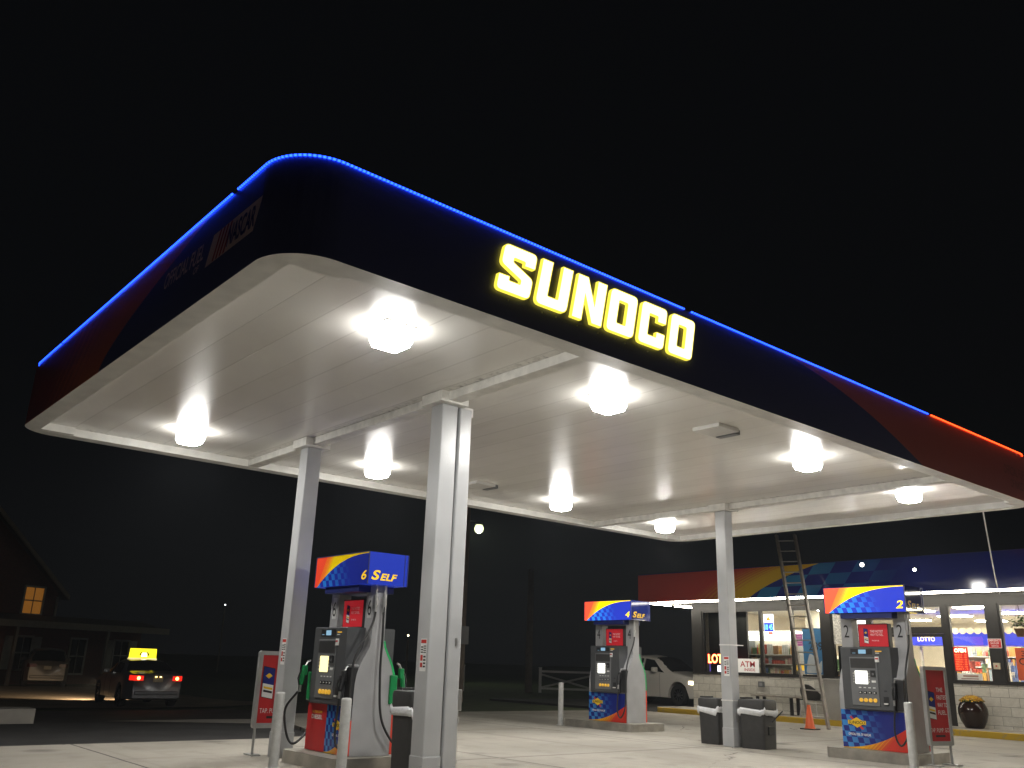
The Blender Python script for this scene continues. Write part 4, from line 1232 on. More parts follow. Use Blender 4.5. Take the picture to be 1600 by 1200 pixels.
shelf(21.45, 9.55, 11.25, (0.25, 0.52, 0.79, 1.06, 1.33, 1.6), 'open drinks cooler with a bright white header in the left shop window', M_hd, 'drinks_cooler', 'cooler')
shelf(22.0, 8.4, 9.1, (0.2, 0.45, 0.7, 0.95, 1.2), 'low snack shelf beside the cream pillar')
shelf(26.6, 1.0, 7.6, (0.25, 0.55, 0.85, 1.15, 1.45, 1.75), 'long shelf behind the sales counter')
shelf(23.0, 1.6, 3.2, (0.2, 0.42, 0.64, 0.86, 1.08, 1.3), 'snack shelf behind the window under the hanging plants')
shelf(23.0, -2.5, 1.2, (0.2, 0.45, 0.7, 0.95, 1.2), 'shelf of goods in the right part of the shop')
# sales counter with blue canopy
t = thing('sales_counter', 'sales counter under a blue scalloped canopy inside the shop', 'counter', (24.0, 3.6, 0.12))
b = MB(); b.box(0, 0.7, -3.6, 3.9, 0, 0.95); b.build('base', M_white, t)
b = MB(); b.box(-0.05, 0.75, -3.65, 3.95, 0.952, 1.0); b.build('counter_top', M_midgrey, t)
b = MB(); b.box(-0.15, 0.9, -3.7, 4.0, 1.98, 2.32); cp = b.build('counter_canopy', emit('canopy blue', (0.02, 0.03, 0.35), 0.7, (0.02, 0.03, 0.4)), t)
b = MB()
for k in range(38):
    y = -3.6 + k * 0.2
    b.lathe([(0.09, -0.17), (0.09, -0.152)], 10, (0, y, 2.36), 'x')
b.build('scallop', mat('scallop cream', (0.75, 0.68, 0.5), 0.6), cp)
b = MB(); b.text('LOTTO', (-0.153, 3.25, 2.08), (0, -1, 0), (0, 0, 1), 0.12, 0, 0.5, 0.02, 0, 0.002)
b.build('canopy_lettering', emit('neon pale', (1.0, 0.7, 0.3), 2.5), cp)
for y in (-3.5, 0.2, 3.8):
    b = MB(); b.box(0.62, 0.68, y - 0.03, y + 0.03, 1.0, 1.98); b.build('post', M_white, t)
g = MB(); goods(g, 24.02, 24.3, 0.2, 7.4, 1.1205, 0.42, rng); goods(g, 24.35, 24.6, 0.2, 7.4, 1.1205, 0.6, rng)
go = g.build('assorted_goods', PM, None); go['kind'] = 'stuff'; tag(go, 'colourful sweets and small goods crowding the sales counter', 'goods')

# signs in the windows
def plate(name, label, cat, y0, y1, z0, z1, m, xx, th=0.012):
    t = thing(name, label, cat, (xx, (y0 + y1) / 2, z0))
    b = MB(); b.box(-th / 2, th / 2, -(y1 - y0) / 2, (y1 - y0) / 2, 0, z1 - z0); p_ = b.build('board', m, t)
    return t, p_
XI = XW + 0.062
Rv, Uv = (0, -1, 0), (0, 0, 1)
t, p_ = plate('open_sign', 'red glowing open sign with lines of opening hours in the window right of the door', 'sign', 4.22, 4.57, 1.38, 1.93, emit('open board', (0.7, 0.02, 0.01), 0.45, (0.3, 0.01, 0.01)), XI)
b = MB(); b.text('OPEN', (-0.008, 0, 0.43), Rv, Uv, 0.085, 0, 0.27, 0.02, 0, 0.002); b.build('neon_lettering', emit('neon open', (1.0, 0.62, 0.35), 5.0), p_)
b = MB()
for k, s_ in enumerate(('SUN 7 - 9', 'SAT 6 - 10', 'FRI 6 - 10', 'THU 6 - 10', 'WED 6 - 10', 'TUE 6 - 10', 'MON 6 - 10')):
    b.text(s_, (-0.008, 0, 0.03 + 0.054 * k), Rv, Uv, 0.034, 0, 0.27, 0.01, 0, 0.002)
b.build('hours_lettering', emit('hours glow', (1.0, 0.16, 0.04), 1.6), p_)
t, p_ = plate('notice', 'white notice strip under the open sign', 'notice', 3.95, 4.53, 1.17, 1.33, mat('notice white', (0.8, 0.78, 0.74), 0.5), XI)
b = MB(); b.box(-0.0085, -0.0075, -0.2, 0.2, 0.03, 0.05); b.box(-0.0085, -0.0075, -0.2, 0.15, 0.08, 0.12); b.build('notice_bars', mat('notice brown', (0.4, 0.25, 0.2), 0.6), p_)
t, p_ = plate('shutoff_sign', 'small red and white emergency shut-off sign on the dark pier', 'sign', 3.40, 3.70, 1.91, 2.12, M_wtext, XW - 0.012)
b = MB(); b.box(-0.0075, -0.0065, -0.14, 0.14, 0.01, 0.2, 1)
for k, s_ in enumerate(('SWITCH', 'SHUT-OFF', 'EMERGENCY')): b.text(s_, (-0.009, 0, 0.025 + 0.062 * k), Rv, Uv, 0.042, 0, (0.15, 0.19, 0.24)[k], 0.01, 0, 0.001)
b.build('sign_lettering', [M_wtext, M_red], p_)
t, p_ = plate('switch_box', 'small cream switch box on the dark pier below the red sign', 'switch', 3.49, 3.63, 1.44, 1.58, mat('cream box', (0.62, 0.55, 0.40), 0.5), XW - 0.03, 0.06)
b = MB(); b.lathe([(0.02, -0.045), (0.02, -0.029)], 10, (0, 0, 0.07), 'x'); b.build('button', M_red, p_)
t, p_ = plate('poster', 'orange poster with black lettering in the window under the hanging plants', 'poster', 2.2, 3.16, 1.21, 1.92, mat('orange poster', (0.62, 0.10, 0.03), 0.5), XI)
b = MB(); b.text('COFFEE', (-0.008, 0.02, 0.34), Rv, Uv, 0.15, 0, 0.80, 0.01, 0, 0.001); b.text('3', (-0.008, 0.3, 0.53), Rv, Uv, 0.12, 0, 0.1, 0.01, 0, 0.001)
b.build('poster_lettering', M_btext, p_)
t, p_ = plate('poster', 'tall blue price poster with big dark 289 in the shop window behind the ladder', 'poster', 7.96 + 0.05, 8.62, 1.19, 2.40, mat('blue poster', (0.03, 0.13, 0.27), 0.5), XI)
b = MB(); b.text('289', (-0.008, -0.08, 0.62), Rv, Uv, 0.22, 0, 0.42, 0.01, 0, 0.001); b.build('price_lettering', M_btext, p_)
b = MB(); b.loops([rpoly([(-0.25, 0.0), (0.22, 0.0), (0.24, 0.35), (0.1, 0.16), (0.02, 0.45), (-0.12, 0.52), (-0.2, 0.3)], 0.06)], ((-0.0075, 0, 0.03), Rv, Uv), 0.0, 0.001); b.build('picture', mat('poster pale', (0.35, 0.38, 0.4), 0.5), p_)
t, p_ = plate('poster', 'small purple poster beside the blue price poster', 'poster', 8.63, 8.86, 1.93, 2.25, mat('purple poster', (0.38, 0.10, 0.28), 0.5), XI)
b = MB()
for k in range(4): b.box(-0.0085, -0.0075, -0.09, 0.08 - 0.03 * (k % 2), 0.05 + 0.06 * k, 0.075 + 0.06 * k)
b.build('poster_bars', mat('poster pink', (0.55, 0.3, 0.45), 0.5), p_)
t, p_ = plate('poster', 'yellow flyer low in the window left of the blue price poster', 'poster', 8.64, 8.86, 1.28, 1.42, emit('yellow flyer', (1.0, 0.6, 0.05), 0.3, (0.8, 0.5, 0.05)), XI)
t, p_ = plate('clock_sign', 'white and blue lit jackpot display hanging in the second window', 'display', 9.52, 9.84, 2.22, 2.80, emit('display white', (0.85, 0.92, 1.0), 1.1, (0.6, 0.6, 0.6)), XI)
b = MB(); b.box(-0.008, -0.0065, -0.15, 0.15, 0.10, 0.34); b.build('screen', emit('display blue', (0.01, 0.03, 0.6), 0.9), p_)
b = MB(); b.text('10 45', (-0.0085, 0, 0.145), Rv, Uv, 0.15, 0, 0.25, 0.01, 0, 0.002); b.build('digits', emit('display digits', (0.15, 0.6, 1.0), 2.5), p_)
b = MB(); b.add([(-0.0085, 0.09, 0.40), (-0.0085, -0.08, 0.40), (-0.0085, 0.0, 0.53)], [(0, 1, 2)]); b.box(-0.0085, -0.0075, -0.12, 0.02, 0.02, 0.085, 1); b.build('emblem', [M_sunY, emit('display red', (1, 0.2, 0.12), 0.9)], p_)
t, p_ = plate('atm_sign', 'white sign with red letters reading ATM inside, in the window by the column', 'sign', 10.08, 10.80, 1.16, 1.56, emit('atm board', (0.9, 0.85, 0.78), 0.22, (0.7, 0.68, 0.64)), XI)
b = MB(); b.text('ATM', (-0.008, 0.02, 0.17), Rv, Uv, 0.16, 0, 0.50, 0.008, 0, 0.001); b.text('INSIDE', (-0.008, -0.05, 0.06), Rv, Uv, 0.075, 0, 0.36, 0.01, 0, 0.001); b.build('sign_lettering', M_red, p_)
t = thing('neon_sign', 'red neon lotto sign in the leftmost shop window', 'sign', (XI, 11.4, 1.42))
b = MB(); b.text('LOTTO', (-0.01, 0, 0), Rv, Uv, 0.25, 0, 0.88, 0.0, 0, 0.0); b.build('neon_lettering', emit('neon lotto', (1.0, 0.5, 0.12), 5.0), t)
b = MB(); b.text('LOTTO', (0.006, 0, -0.02), Rv, Uv, 0.29, 0, 0.96, 0.06, 0, 0.0); b.build('neon_glow', emit('neon red', (1.0, 0.02, 0.01), 1.4), t)
b = MB(); b.box(-0.006, 0.006, -0.15, 0.12, -0.27, -0.07); b.build('lit_panel', emit('lit panel', (0.9, 0.92, 1.0), 2.0), t)
b = MB(); b.tube([(0, 0.40, 0), (0, 0.40, -0.28)], 0.006, 6); b.build('cable', emit('violet tube', (0.25, 0.15, 0.8), 0.8), t)
t, p_ = plate('poster', 'bright white backlit poster above the entrance pump, left of the doors', 'poster', 6.72, 7.02, 1.95, 2.90, emit('white backlit', (1.0, 0.96, 0.95), 1.6, (0.8, 0.8, 0.8)), XI)
b = MB(); b.box(-0.0085, -0.0075, -0.11, 0.1, 0.02, 0.06); b.box(-0.0085, -0.0075, -0.05, 0.04, 0.45, 0.5); b.build('poster_bars', M_red, p_)
t, p_ = plate('curtain', 'pale patterned blind in the narrow window left of the entrance pump', 'blind', 7.38, 7.68, 1.98, 2.90, mat('patterned blind', (0.5, 0.48, 0.44), 0.7, 0, 0.5, 22), XI)
t = tag((lambda b: (b.box(XW + 0.26, XW + 0.75, 7.05, 7.70, 0.12, 1.95), b.build('cabinet', mat('dark cabinet', (0.03, 0.03, 0.03), 0.5), None, bevel=0.01))[1])(MB()), 'dark cabinet standing below the pale patterned blind', 'cabinet')
t, p_ = plate('socket', 'small grey outlet box on the block wall above the bench', 'outlet', 9.88, 10.06, 0.80, 0.95, M_midgrey, XW - 0.03, 0.05)
b = MB(); b.box(-0.03, -0.026, -0.05, 0.05, 0.03, 0.12); b.build('cover', M_silver, p_)

# hanging plants
M_leaf = mat('plant leaf', (0.05, 0.13, 0.03), 0.5, 0, 0.3, 9)
M_pot = mat('brown pot', (0.20, 0.10, 0.05), 0.6, 0, 0.1)
def hang(y, z, label, seed):
    rg = random.Random(seed)
    t = thing('hanging_plant', label, 'hanging plant', (XW + 0.45, y, z), 0, 'plants hanging in the shop window')
    b = MB(); b.lathe([(0.09, 0), (0.13, 0.17), (0.14, 0.17), (0.14, 0.19), (0.11, 0.19)], 16); b.build('pot', M_pot, t, smooth=True)
    b = MB()
    for a in (0, 2.1, 4.2): b.tube([(0.13 * math.cos(a), 0.13 * math.sin(a), 0.18), (0, 0, 3.0 - z)], 0.004, 4)
    b.build('hanger', M_black, t)
    b = MB()
    for k in range(150):
        a = rg.uniform(0, 2 * PI); rr_ = rg.uniform(0.02, 0.22); zz = 0.19 + rg.uniform(0, 0.28) * (1 - rr_ * 2) + (0.05 - rr_ * 0.2)
        p = Vector((rr_ * math.cos(a), rr_ * math.sin(a), zz)); d = Vector((math.cos(a), math.sin(a), rg.uniform(-0.6, 0.6))).normalized()
        s_ = Vector((-math.sin(a), math.cos(a), rg.uniform(-.3, .3))) * rg.uniform(0.018, 0.035); l_ = rg.uniform(0.06, 0.11)
        b.add([p, p + d * l_ * .5 + s_, p + d * l_, p + d * l_ * .5 - s_], [(0, 1, 2, 3)])
    b.build('foliage', M_leaf, t)
hang(3.12, 2.18, 'larger leafy plant hanging in a brown pot right of the dark pier', 1)
hang(2.58, 2.26, 'second leafy plant hanging at the right edge above the orange poster', 2)

# cable from canopy to the shop
b = MB(); b.tube([Vector((L - 0.02, 0.88, H)).lerp(Vector((XF + 0.5, 3.12, 3.10)), t_ / 10) - Vector((0, 0, 0.28 * math.sin(PI * t_ / 10))) for t_ in range(11)], 0.011, 6)
tag(b.build('cable', M_white), 'thin pale cable drooping from the canopy corner to the shop overhang', 'cable')

# low smooth wall, bench, chair, flower pot, cone, ladder
b = MB(); b.box(18.9, XW - 0.004, 6.72, 7.28, 0.0, 1.10)
tag(b.build('low_wall', mat('painted block end', (0.50, 0.49, 0.45), 0.8, 0, 0.15, 2, 0.3, 30), bevel=0.01), 'pale smooth low wall end jutting out behind the entrance pump', 'wall')
t = thing('bench', 'long white topped bench with dark legs against the block wall', 'bench', (19.72, 9.2, 0.13))
b = MB(); b.box(-0.22, 0.22, -0.72, 0.68, 0.44, 0.485); b.build('seat', M_walk, t, bevel=0.006)
for y in (-0.55, 0.5):
    for x in (-0.16, 0.16):
        b = MB(); b.box(x - 0.025, x + 0.025, y - 0.04, y + 0.04, 0, 0.438); b.build('leg', M_black, t)
t = thing('plastic_chair', 'black bucket chair with thin metal legs on the pavement behind the ladder', 'chair', (19.5, 8.0, 0.13), math.radians(90))
b = MB(); ns, nv = 12, 9; V = []
for j in range(nv):
    v_ = j / (nv - 1)
    for i in range(ns + 1):
        a = PI * (0.0 + i / ns); w_ = 0.25 + 0.05 * v_
        x = math.cos(a) * w_; y = math.sin(a) * (0.20 + 0.05 * v_)
        hgt_ = 0.43 + v_ * (0.12 + 0.26 * math.sin(a) ** 1.5)
        V.append((x, y, hgt_))
F = [(j * (ns + 1) + i, j * (ns + 1) + i + 1, (j + 1) * (ns + 1) + i + 1, (j + 1) * (ns + 1) + i) for j in range(nv - 1) for i in range(ns)]
b.add(V, F); b.box(-0.25, 0.25, -0.22, 0.18, 0.415, 0.44)
b.build('shell', mat('chair black', (0.03, 0.028, 0.026), 0.35), t, smooth=True).modifiers.new('thick', 'SOLIDIFY').thickness = 0.012
for sx in (-1, 1):
    for sy in (-1, 1):
        b = MB(); b.tube([(sx * 0.2, sy * 0.15, 0.412), (sx * 0.25, sy * 0.22, 0.0)], 0.012, 6); b.build('leg', M_steel, t)
b = MB(); b.tube([(-0.24, -0.2, 0.40), (0.24, -0.2, 0.40)], 0.01, 6); b.build('stretcher', M_steel, t)

t = thing('flower_pot', 'big glossy dark brown pot of yellow flowers on the pavement below the open sign', 'flower pot', (19.78, 4.06, 0.13))
b = MB(); b.lathe([(0.17, 0), (0.20, 0.02), (0.27, 0.15), (0.315, 0.32), (0.31, 0.43), (0.27, 0.53), (0.235, 0.57), (0.25, 0.60), (0.22, 0.60), (0.2, 0.54)], 32); b.build('pot', mat('glazed brown', (0.028, 0.014, 0.010), 0.10, 0, 0.1, 3), t, smooth=True, ang=60)
b = MB(); rg = random.Random(5)
for k in range(420):
    a = rg.uniform(0, 2 * PI); r_ = 0.27 * math.sqrt(rg.random()); z = 0.59 + 0.12 * (1 - (r_ / 0.28) ** 2) + rg.uniform(-0.02, 0.02)
    p = Vector((r_ * math.cos(a), r_ * math.sin(a), z)); s_ = rg.uniform(0.014, 0.024)
    n_ = Vector((p.x, p.y, 0.25)).normalized(); u_ = n_.cross(Vector((0, 1, 0.2))).normalized(); w_ = n_.cross(u_)
    b.add([p + (u_ * math.cos(q_) + w_ * math.sin(q_)) * s_ for q_ in [2 * PI * i / 6 for i in range(6)]], [tuple(range(6))], rg.choice((0, 0, 1)))
b.build('flowers', [mat('yellow petals', (0.62, 0.36, 0.01), 0.6, 0, 0.2), mat('amber petals', (0.45, 0.2, 0.008), 0.6, 0, 0.2)], t)
b = MB()
for k in range(160):
    a = rg.uniform(0, 2 * PI); r_ = 0.26 * math.sqrt(rg.random()); p = Vector((r_ * math.cos(a), r_ * math.sin(a), 0.57)); d = Vector((p.x, p.y, 0.2)).normalized() * 0.07; s_ = Vector((-p.y, p.x, 0)).normalized() * 0.02
    b.add([p, p + d * .5 + s_, p + d, p + d * .5 - s_], [(0, 1, 2, 3)])
b.build('foliage', M_leaf, t)

t = thing('traffic_cone', 'orange traffic cone on the concrete at the foot of the ladder', 'traffic cone', (16.72, 6.40, 0))
b = MB(); b.loops([rpoly([(-.17, -.17), (.17, -.17), (.17, .17), (-.17, .17)], 0.04)], ((0, 0, 0), (1, 0, 0), (0, 1, 0)), 0.0, 0.025); b.build('base', M_black, t, bevel=0.006)
b = MB(); b.lathe([(0.125, 0.025), (0.105, 0.06), (0.035, 0.52), (0.03, 0.525)], 24); b.build('cone', mat('cone orange', (0.95, 0.16, 0.04), 0.45, 0, 0.05), t, smooth=True, ang=50)

t = thing('ladder', 'tall extension ladder leaning against the shop fascia above the orange cone', 'ladder', (0, 0, 0))
M_lad = mat('weathered ladder', (0.30, 0.27, 0.23), 0.6, 0.1, 0.2, 8)
fr_, fl_ = Vector((17.25, 6.25, 0)), Vector((17.66, 6.98, 0.0))
tr_, tl_ = Vector((19.12, 7.95, 4.80)), Vector((19.12, 8.52, 4.84))
for A, B in ((fr_, tr_), (fl_, tl_)):
    b = MB(); d = (B - A).normalized(); s_ = d.cross(Vector((1, 0, 0))).normalized() * 0.028; w_ = d.cross(s_).normalized() * 0.045
    V = [A + s_ * i + w_ * j for i, j in ((-1, -1), (1, -1), (1, 1), (-1, 1))] + [B + s_ * i + w_ * j for i, j in ((-1, -1), (1, -1), (1, 1), (-1, 1))]
    b.add(V, [(0, 3, 2, 1), (4, 5, 6, 7), (0, 1, 5, 4), (1, 2, 6, 5), (2, 3, 7, 6), (3, 0, 4, 7)]); b.build('rail', M_lad, t)
for k in range(16):
    f_ = (k + 0.8) / 16.4
    b = MB(); b.tube([fr_.lerp(tr_, f_), fl_.lerp(tl_, f_)], 0.016, 6); b.build('rung', mat('ladder rung', (0.42, 0.40, 0.36), 0.5, 0.2), t)

# ------------------------------------------------------------------ vehicles
def interp(tab, x):
    if x <= tab[0][0]: return tab[0][1]
    for (a, p), (c, q) in zip(tab, tab[1:]):
        if x <= c:
            t_ = (x - a) / (c - a); return p + (q - p) * (t_ * t_ * (3 - 2 * t_) * 0.5 + t_ * 0.5)
    return tab[-1][1]
def car(name, label, cat, loc, rz, paint, Ln, Wd, top, belt, wheels, wr, glazing, spokes=10, trunk=None, lit_tail=False, lit_head=False, plate_txt=False, zb=0.24, extra=None):
    """car body lofted along x: nose at x=0 looking to -x, tail at x=Ln"""
    t = thing(name, label, cat, loc, rz)
    xs_ = sorted(set([round(Ln * i / 70, 3) for i in range(71)] + [0.02, 0.06, Ln - 0.02, Ln - 0.06]))
    hw = Wd / 2
    def wid(x):
        e = min(x, Ln - x) / 0.7
        return hw * (0.80 + 0.20 * math.sin(min(1, e) * PI / 2))
    def rowsat(x):
        w = wid(x); zt = interp(top, x); zs = min(interp(belt, x), zt - 0.02)
        zl = zb + 0.06 * max(0, 1 - min(x, Ln - x) / 0.3)
        for xw in wheels:
            d_ = abs(x - xw)
            if d_ < wr + 0.07: zl = max(zl, wr + math.sqrt((wr + 0.07) ** 2 - d_ ** 2))
        cab = max(0.0, min(1.0, (zt - zs) / 0.35))
        wt = w * (0.93 - 0.20 * cab)
        zm = zl + (zs - zl) * 0.55
        return [(0, zl + 0.0), (w * 0.86, zl), (w * 0.985, zl + 0.02), (w, zm), (w * 0.985, zs - 0.04), (w * 0.955, zs), (wt, zt - 0.05 * cab - 0.015), (wt * 0.86, zt - 0.005), (0, zt + 0.03 * cab + 0.012)]
    V = []; nr = 9
    for x in xs_:
        rw = rowsat(x)
        V += [(x, -a, z) for a, z in rw] + [(x, a, z) for a, z in rw[1:-1][::-1]]
    m_ = nr + nr - 2
    F = [(i * m_ + k, (i + 1) * m_ + k, (i + 1) * m_ + (k + 1) % m_, i * m_ + (k + 1) % m_) for i in range(len(xs_) - 1) for k in range(m_)]
    F.append(tuple(range(m_))); F.append(tuple((len(xs_) - 1) * m_ + k for k in range(m_))[::-1])
    b = MB(); b.add(V, [tuple(f) for f in F]); body = b.build('body', paint, t, smooth=True, ang=55)
    # side windows
    for (x0, x1, lean0, lean1) in glazing['side']:
        for sgn in (-1, 1):
            b = MB(); V = []; F = []; N_ = 10
            for i in range(N_ + 1):
                for lv in range(4):
                    f_ = lv / 3
                    xa = x0 + lean0 * f_; xb_ = x1 + lean1 * f_
                    x = xa + (xb_ - xa) * i / N_
                    rw = rowsat(x); (a0, z0), (a1, z1) = rw[5], rw[6]
                    g0, g1 = 0.10, 0.93
                    ff = g0 + (g1 - g0) * f_
                    V.append((x, sgn * (a0 + (a1 - a0) * ff + 0.008), z0 + (z1 - z0) * ff))
            for i in range(N_):
                for lv in range(3):
                    q_ = (i * 4 + lv, (i + 1) * 4 + lv, (i + 1) * 4 + lv + 1, i * 4 + lv + 1)
                    F.append(q_ if sgn < 0 else q_[::-1])
            b.add(V, F); b.build('side_window', M_blackglass, body, smooth=True)
    for nm, (x0, x1) in (('windshield', glazing['front']), ('rear_window', glazing['rear'])):
        b = MB(); V = []; F = []; N_ = 6
        for i in range(N_ + 1):
            x = x0 + (x1 - x0) * i / N_; rw = rowsat(x)
            prof = [(rw[6][0] * 0.96, rw[6][1] + 0.012), (rw[7][0], rw[7][1] + 0.010), (0, rw[8][1] + 0.008)]
            pr_ = [(-a, z) for a, z in prof] + [(a, z) for a, z in prof[:-1][::-1]]
            V += [(x, a, z) for a, z in pr_]
        for i in range(N_):
            for k in range(4): F.append((i * 5 + k, (i + 1) * 5 + k, (i + 1) * 5 + k + 1, i * 5 + k + 1))
        b.add(V, F); b.build(nm, M_blackglass, body, smooth=True)
    # wheels
    for xw in wheels:
        for sgn in (-1, 1):
            yo = sgn * (hw - 0.115)
            b = MB(); b.lathe([(wr * 0.62, -0.10), (wr * 0.92, -0.11), (wr, -0.07), (wr, 0.07), (wr * 0.92, 0.11), (wr * 0.62, 0.10)], 28, (xw, yo, wr), 'y', 0, False)
            wl = b.build('wheel', mat('tyre rubber', (0.02, 0.02, 0.02), 0.8), t, smooth=True)
            b = MB(); ro = wr * 0.63; yf_ = yo + sgn * 0.075
            b.lathe([(ro, -0.09), (ro, 0.09), (ro * 0.9, 0.09), (ro * 0.86, -0.02), (ro * 0.3, -0.02)], 28, (xw, yo, wr), 'y', 1, False)
            b.lathe([(0.001, -0.03), (ro * 0.87, -0.03)], 20, (xw, yo, wr), 'y', 1, False)
            for k in range(spokes):
                a = 2 * PI * k / spokes; da = 0.09
                P = lambda r_, a_: (xw + r_ * math.cos(a_), yf_, wr + r_ * math.sin(a_))
                p4 = [P(ro * .12, a - .3), P(ro * .9, a - da), P(ro * .9, a + da), P(ro * .12, a + .3)]
                b.add(p4, [(0, 1, 2, 3), (3, 2, 1, 0)], 0)
            b.lathe([(0.001, sgn * 0.085), (ro * 0.2, sgn * 0.08), (ro * 0.2, 0)], 12, (xw, yo, wr), 'y', 0, False)
            b.build('rim', [mat('alloy rim', (0.5, 0.5, 0.5), 0.3, 0.8), mat('rim shadow', (0.03, 0.03, 0.03), 0.6)], wl)
    # mirrors and door handles
    xm = glazing['front'][1] - 0.15
    for sgn in (-1, 1):
        b = MB(); z = interp(belt, xm) + 0.10; y = sgn * (hw + 0.06)
        b.box(xm - 0.09, xm + 0.07, y - 0.11, y + 0.11, z - 0.08, z + 0.09); b.build('mirror', paint, t, bevel=0.035)
    # lights
    zh = interp(belt, 0.2) - 0.10
    for sgn in (-1, 1):
        b = MB(); pts = []
        for x in (0.06, 0.2, 0.36, 0.5):
            rw = rowsat(x); pts.append((x, rw))
        V = []; F = []
        for x, rw in pts:
            w = wid(x) * 1.0 + 0.006
            V += [(x, sgn * w, zh - 0.09 + 0.1 * x), (x, sgn * w * 0.985, zh + 0.07)]
        w0 = wid(0.0)
        V = [(-0.008, sgn * w0 * 0.45, zh - 0.06), (-0.008, sgn * w0 * 0.45, zh + 0.06), (-0.008, sgn * w0 * 0.97, zh - 0.08), (-0.008, sgn * w0 * 0.97, zh + 0.06)] + V
        F = [(2 * i, 2 * i + 2, 2 * i + 3, 2 * i + 1) for i in range(5)]
        b.add(V, F); b.build('headlight', emit('headlight lit', (1.0, 0.82, 0.45), 5.0) if lit_head else mat('headlight clear', (0.5, 0.5, 0.5), 0.1, 0.3), t, smooth=True)
        zt_ = interp(belt, Ln - 0.15) - 0.10
        b = MB(); w1 = wid(Ln)
        V = [(Ln + 0.008, sgn * w1 * 0.62, zt_ - 0.07), (Ln + 0.008, sgn * w1 * 0.62, zt_ + 0.07), (Ln + 0.006, sgn * w1 * 0.99, zt_ - 0.08), (Ln + 0.006, sgn * w1 * 0.99, zt_ + 0.08)]
        for x in (Ln - 0.10, Ln - 0.24): V += [(x, sgn * (wid(x) + 0.007), zt_ - 0.07), (x, sgn * (wid(x) + 0.005), zt_ + 0.08)]
        b.add(V, [(2 * i, 2 * i + 2, 2 * i + 3, 2 * i + 1) for i in range(3)])
        tl = b.build('tail_light', emit('tail light glow', (1.0, 0.02, 0.008), 0.7, (0.3, 0.01, 0.01)) if lit_tail else mat('tail light dark', (0.15, 0.01, 0.01), 0.2), t, smooth=True)
        if lit_tail:
            b = MB(); b.lathe([(0.052, 0.0), (0.045, 0.012), (0.001, 0.016)], 14, (Ln + 0.008, sgn * w1 * 0.82, zt_), 'x'); b.build('bulb', emit('tail bulb', (1.0, 0.22, 0.04), 14.0), tl)
    # bumpers, plate
    b = MB(); b.box(Ln - 0.03, Ln + 0.035, -hw * 0.74, hw * 0.74, 0.40, 0.52); b.build('bumper', paint, t, bevel=0.03)
    b = MB(); b.box(-0.035, 0.03, -hw * 0.74, hw * 0.74, 0.36, 0.50); b.build('bumper', paint, t, bevel=0.03)
    zp = interp(belt, Ln - 0.1) - 0.14
    b = MB(); b.box(Ln + 0.004, Ln + 0.016, -0.155, 0.155, zp - 0.075, zp + 0.075); b.build('number_plate', mat('plate pale', (0.5, 0.42, 0.28), 0.5), t)
    if lit_tail:
        b = MB()
        for y in (-0.07, 0.07): b.box(Ln + 0.012, Ln + 0.03, y - 0.025, y + 0.025, zp + 0.076, zp + 0.10)
        b.build('plate_lamp', emit('plate lamp', (1.0, 0.65, 0.2), 6.0), t)
    # door seams
    for x in [g[0] + 0.02 for g in glazing['side']][1:] + [glazing['front'][1] - 0.35]:
        for sgn in (-1, 1):
            rw = rowsat(x); b = MB()
            pts = [(x, sgn * (a + 0.001), z) for a, z in rw[2:6]]
            b.tube(pts, 0.005, 4); b.build('door_seam', M_black, body)
    return t
P_white = mat('white car paint', (0.85, 0.82, 0.76), 0.28, 0, 0.02, 2, 0, 60, 0.6)
P_silver = mat('silver car paint', (0.25, 0.25, 0.26), 0.3, 0.5, 0.02, 2, 0, 60, 0.6)
P_tan = mat('beige car paint', (0.20, 0.17, 0.14), 0.35, 0.2, 0.02, 2, 0, 60, 0.4)
suv_top = [(0, .70), (.06, .86), (.3, .98), (1.2, 1.12), (1.3, 1.15), (2.15, 1.63), (2.7, 1.70), (3.9, 1.66), (4.35, 1.58), (4.75, 1.15), (4.88, .95)]
suv_belt = [(0, .60), (.06, .80), (.3, .93), (1.25, 1.08), (3.0, 1.12), (4.6, 1.16), (4.88, .92)]
sed_top = [(0, .62), (.06, .74), (.3, .82), (1.25, .97), (1.35, 1.0), (2.15, 1.40), (2.6, 1.44), (3.2, 1.41), (3.95, 1.10), (4.1, 1.08), (4.65, 1.04), (4.75, .92)]
sed_belt = [(0, .55), (.06, .70), (.3, .79), (1.3, .94), (3.0, 1.0), (4.0, 1.03), (4.65, 1.0), (4.75, .88)]
car('white_car', 'white family car parked beside the shop with its lit headlight just showing', 'car', (24.85, 15.05, -0.03), math.radians(90), P_white, 4.88, 1.86, suv_top, suv_belt, (0.98, 3.85), 0.36,
    {'side': ((1.62, 2.62, 0.60, 0.0), (2.72, 3.62, 0.0, 0.0), (3.72, 4.45, 0.0, -0.18)), 'front': (1.30, 2.16), 'rear': (4.32, 4.76)}, 10, lit_head=True)
taxi = car('taxi', 'silver taxi driving away on the dark road with glowing yellow roof sign and tail lights', 'car', (8.75, 29.2, gh(8.6, 26.5) - 0.05), math.radians(-94), P_silver, 4.75, 1.82, sed_top, sed_belt, (0.95, 3.72), 0.33,
    {'side': ((1.65, 2.45, 0.50, 0.0), (2.55, 3.55, 0.0, -0.35)), 'front': (1.36, 2.18), 'rear': (3.25, 3.93)}, 7, lit_tail=True)
b = MB(); V = [(2.5, y, z) for y in (-.33, .33) for z in (1.50, 1.56)]
b.loops([[(2.35, 1.49), (2.75, 1.49), (2.68, 1.80), (2.42, 1.80)]], ((0, 0.40, 0), (1, 0, 0), (0, 0, 1)), 0.0, 0.80)
ts = b.build('roof_sign', emit('taxi sign yellow', (1.0, 0.80, 0.02), 1.15, (0.7, 0.6, 0.05)), taxi, bevel=0.012)
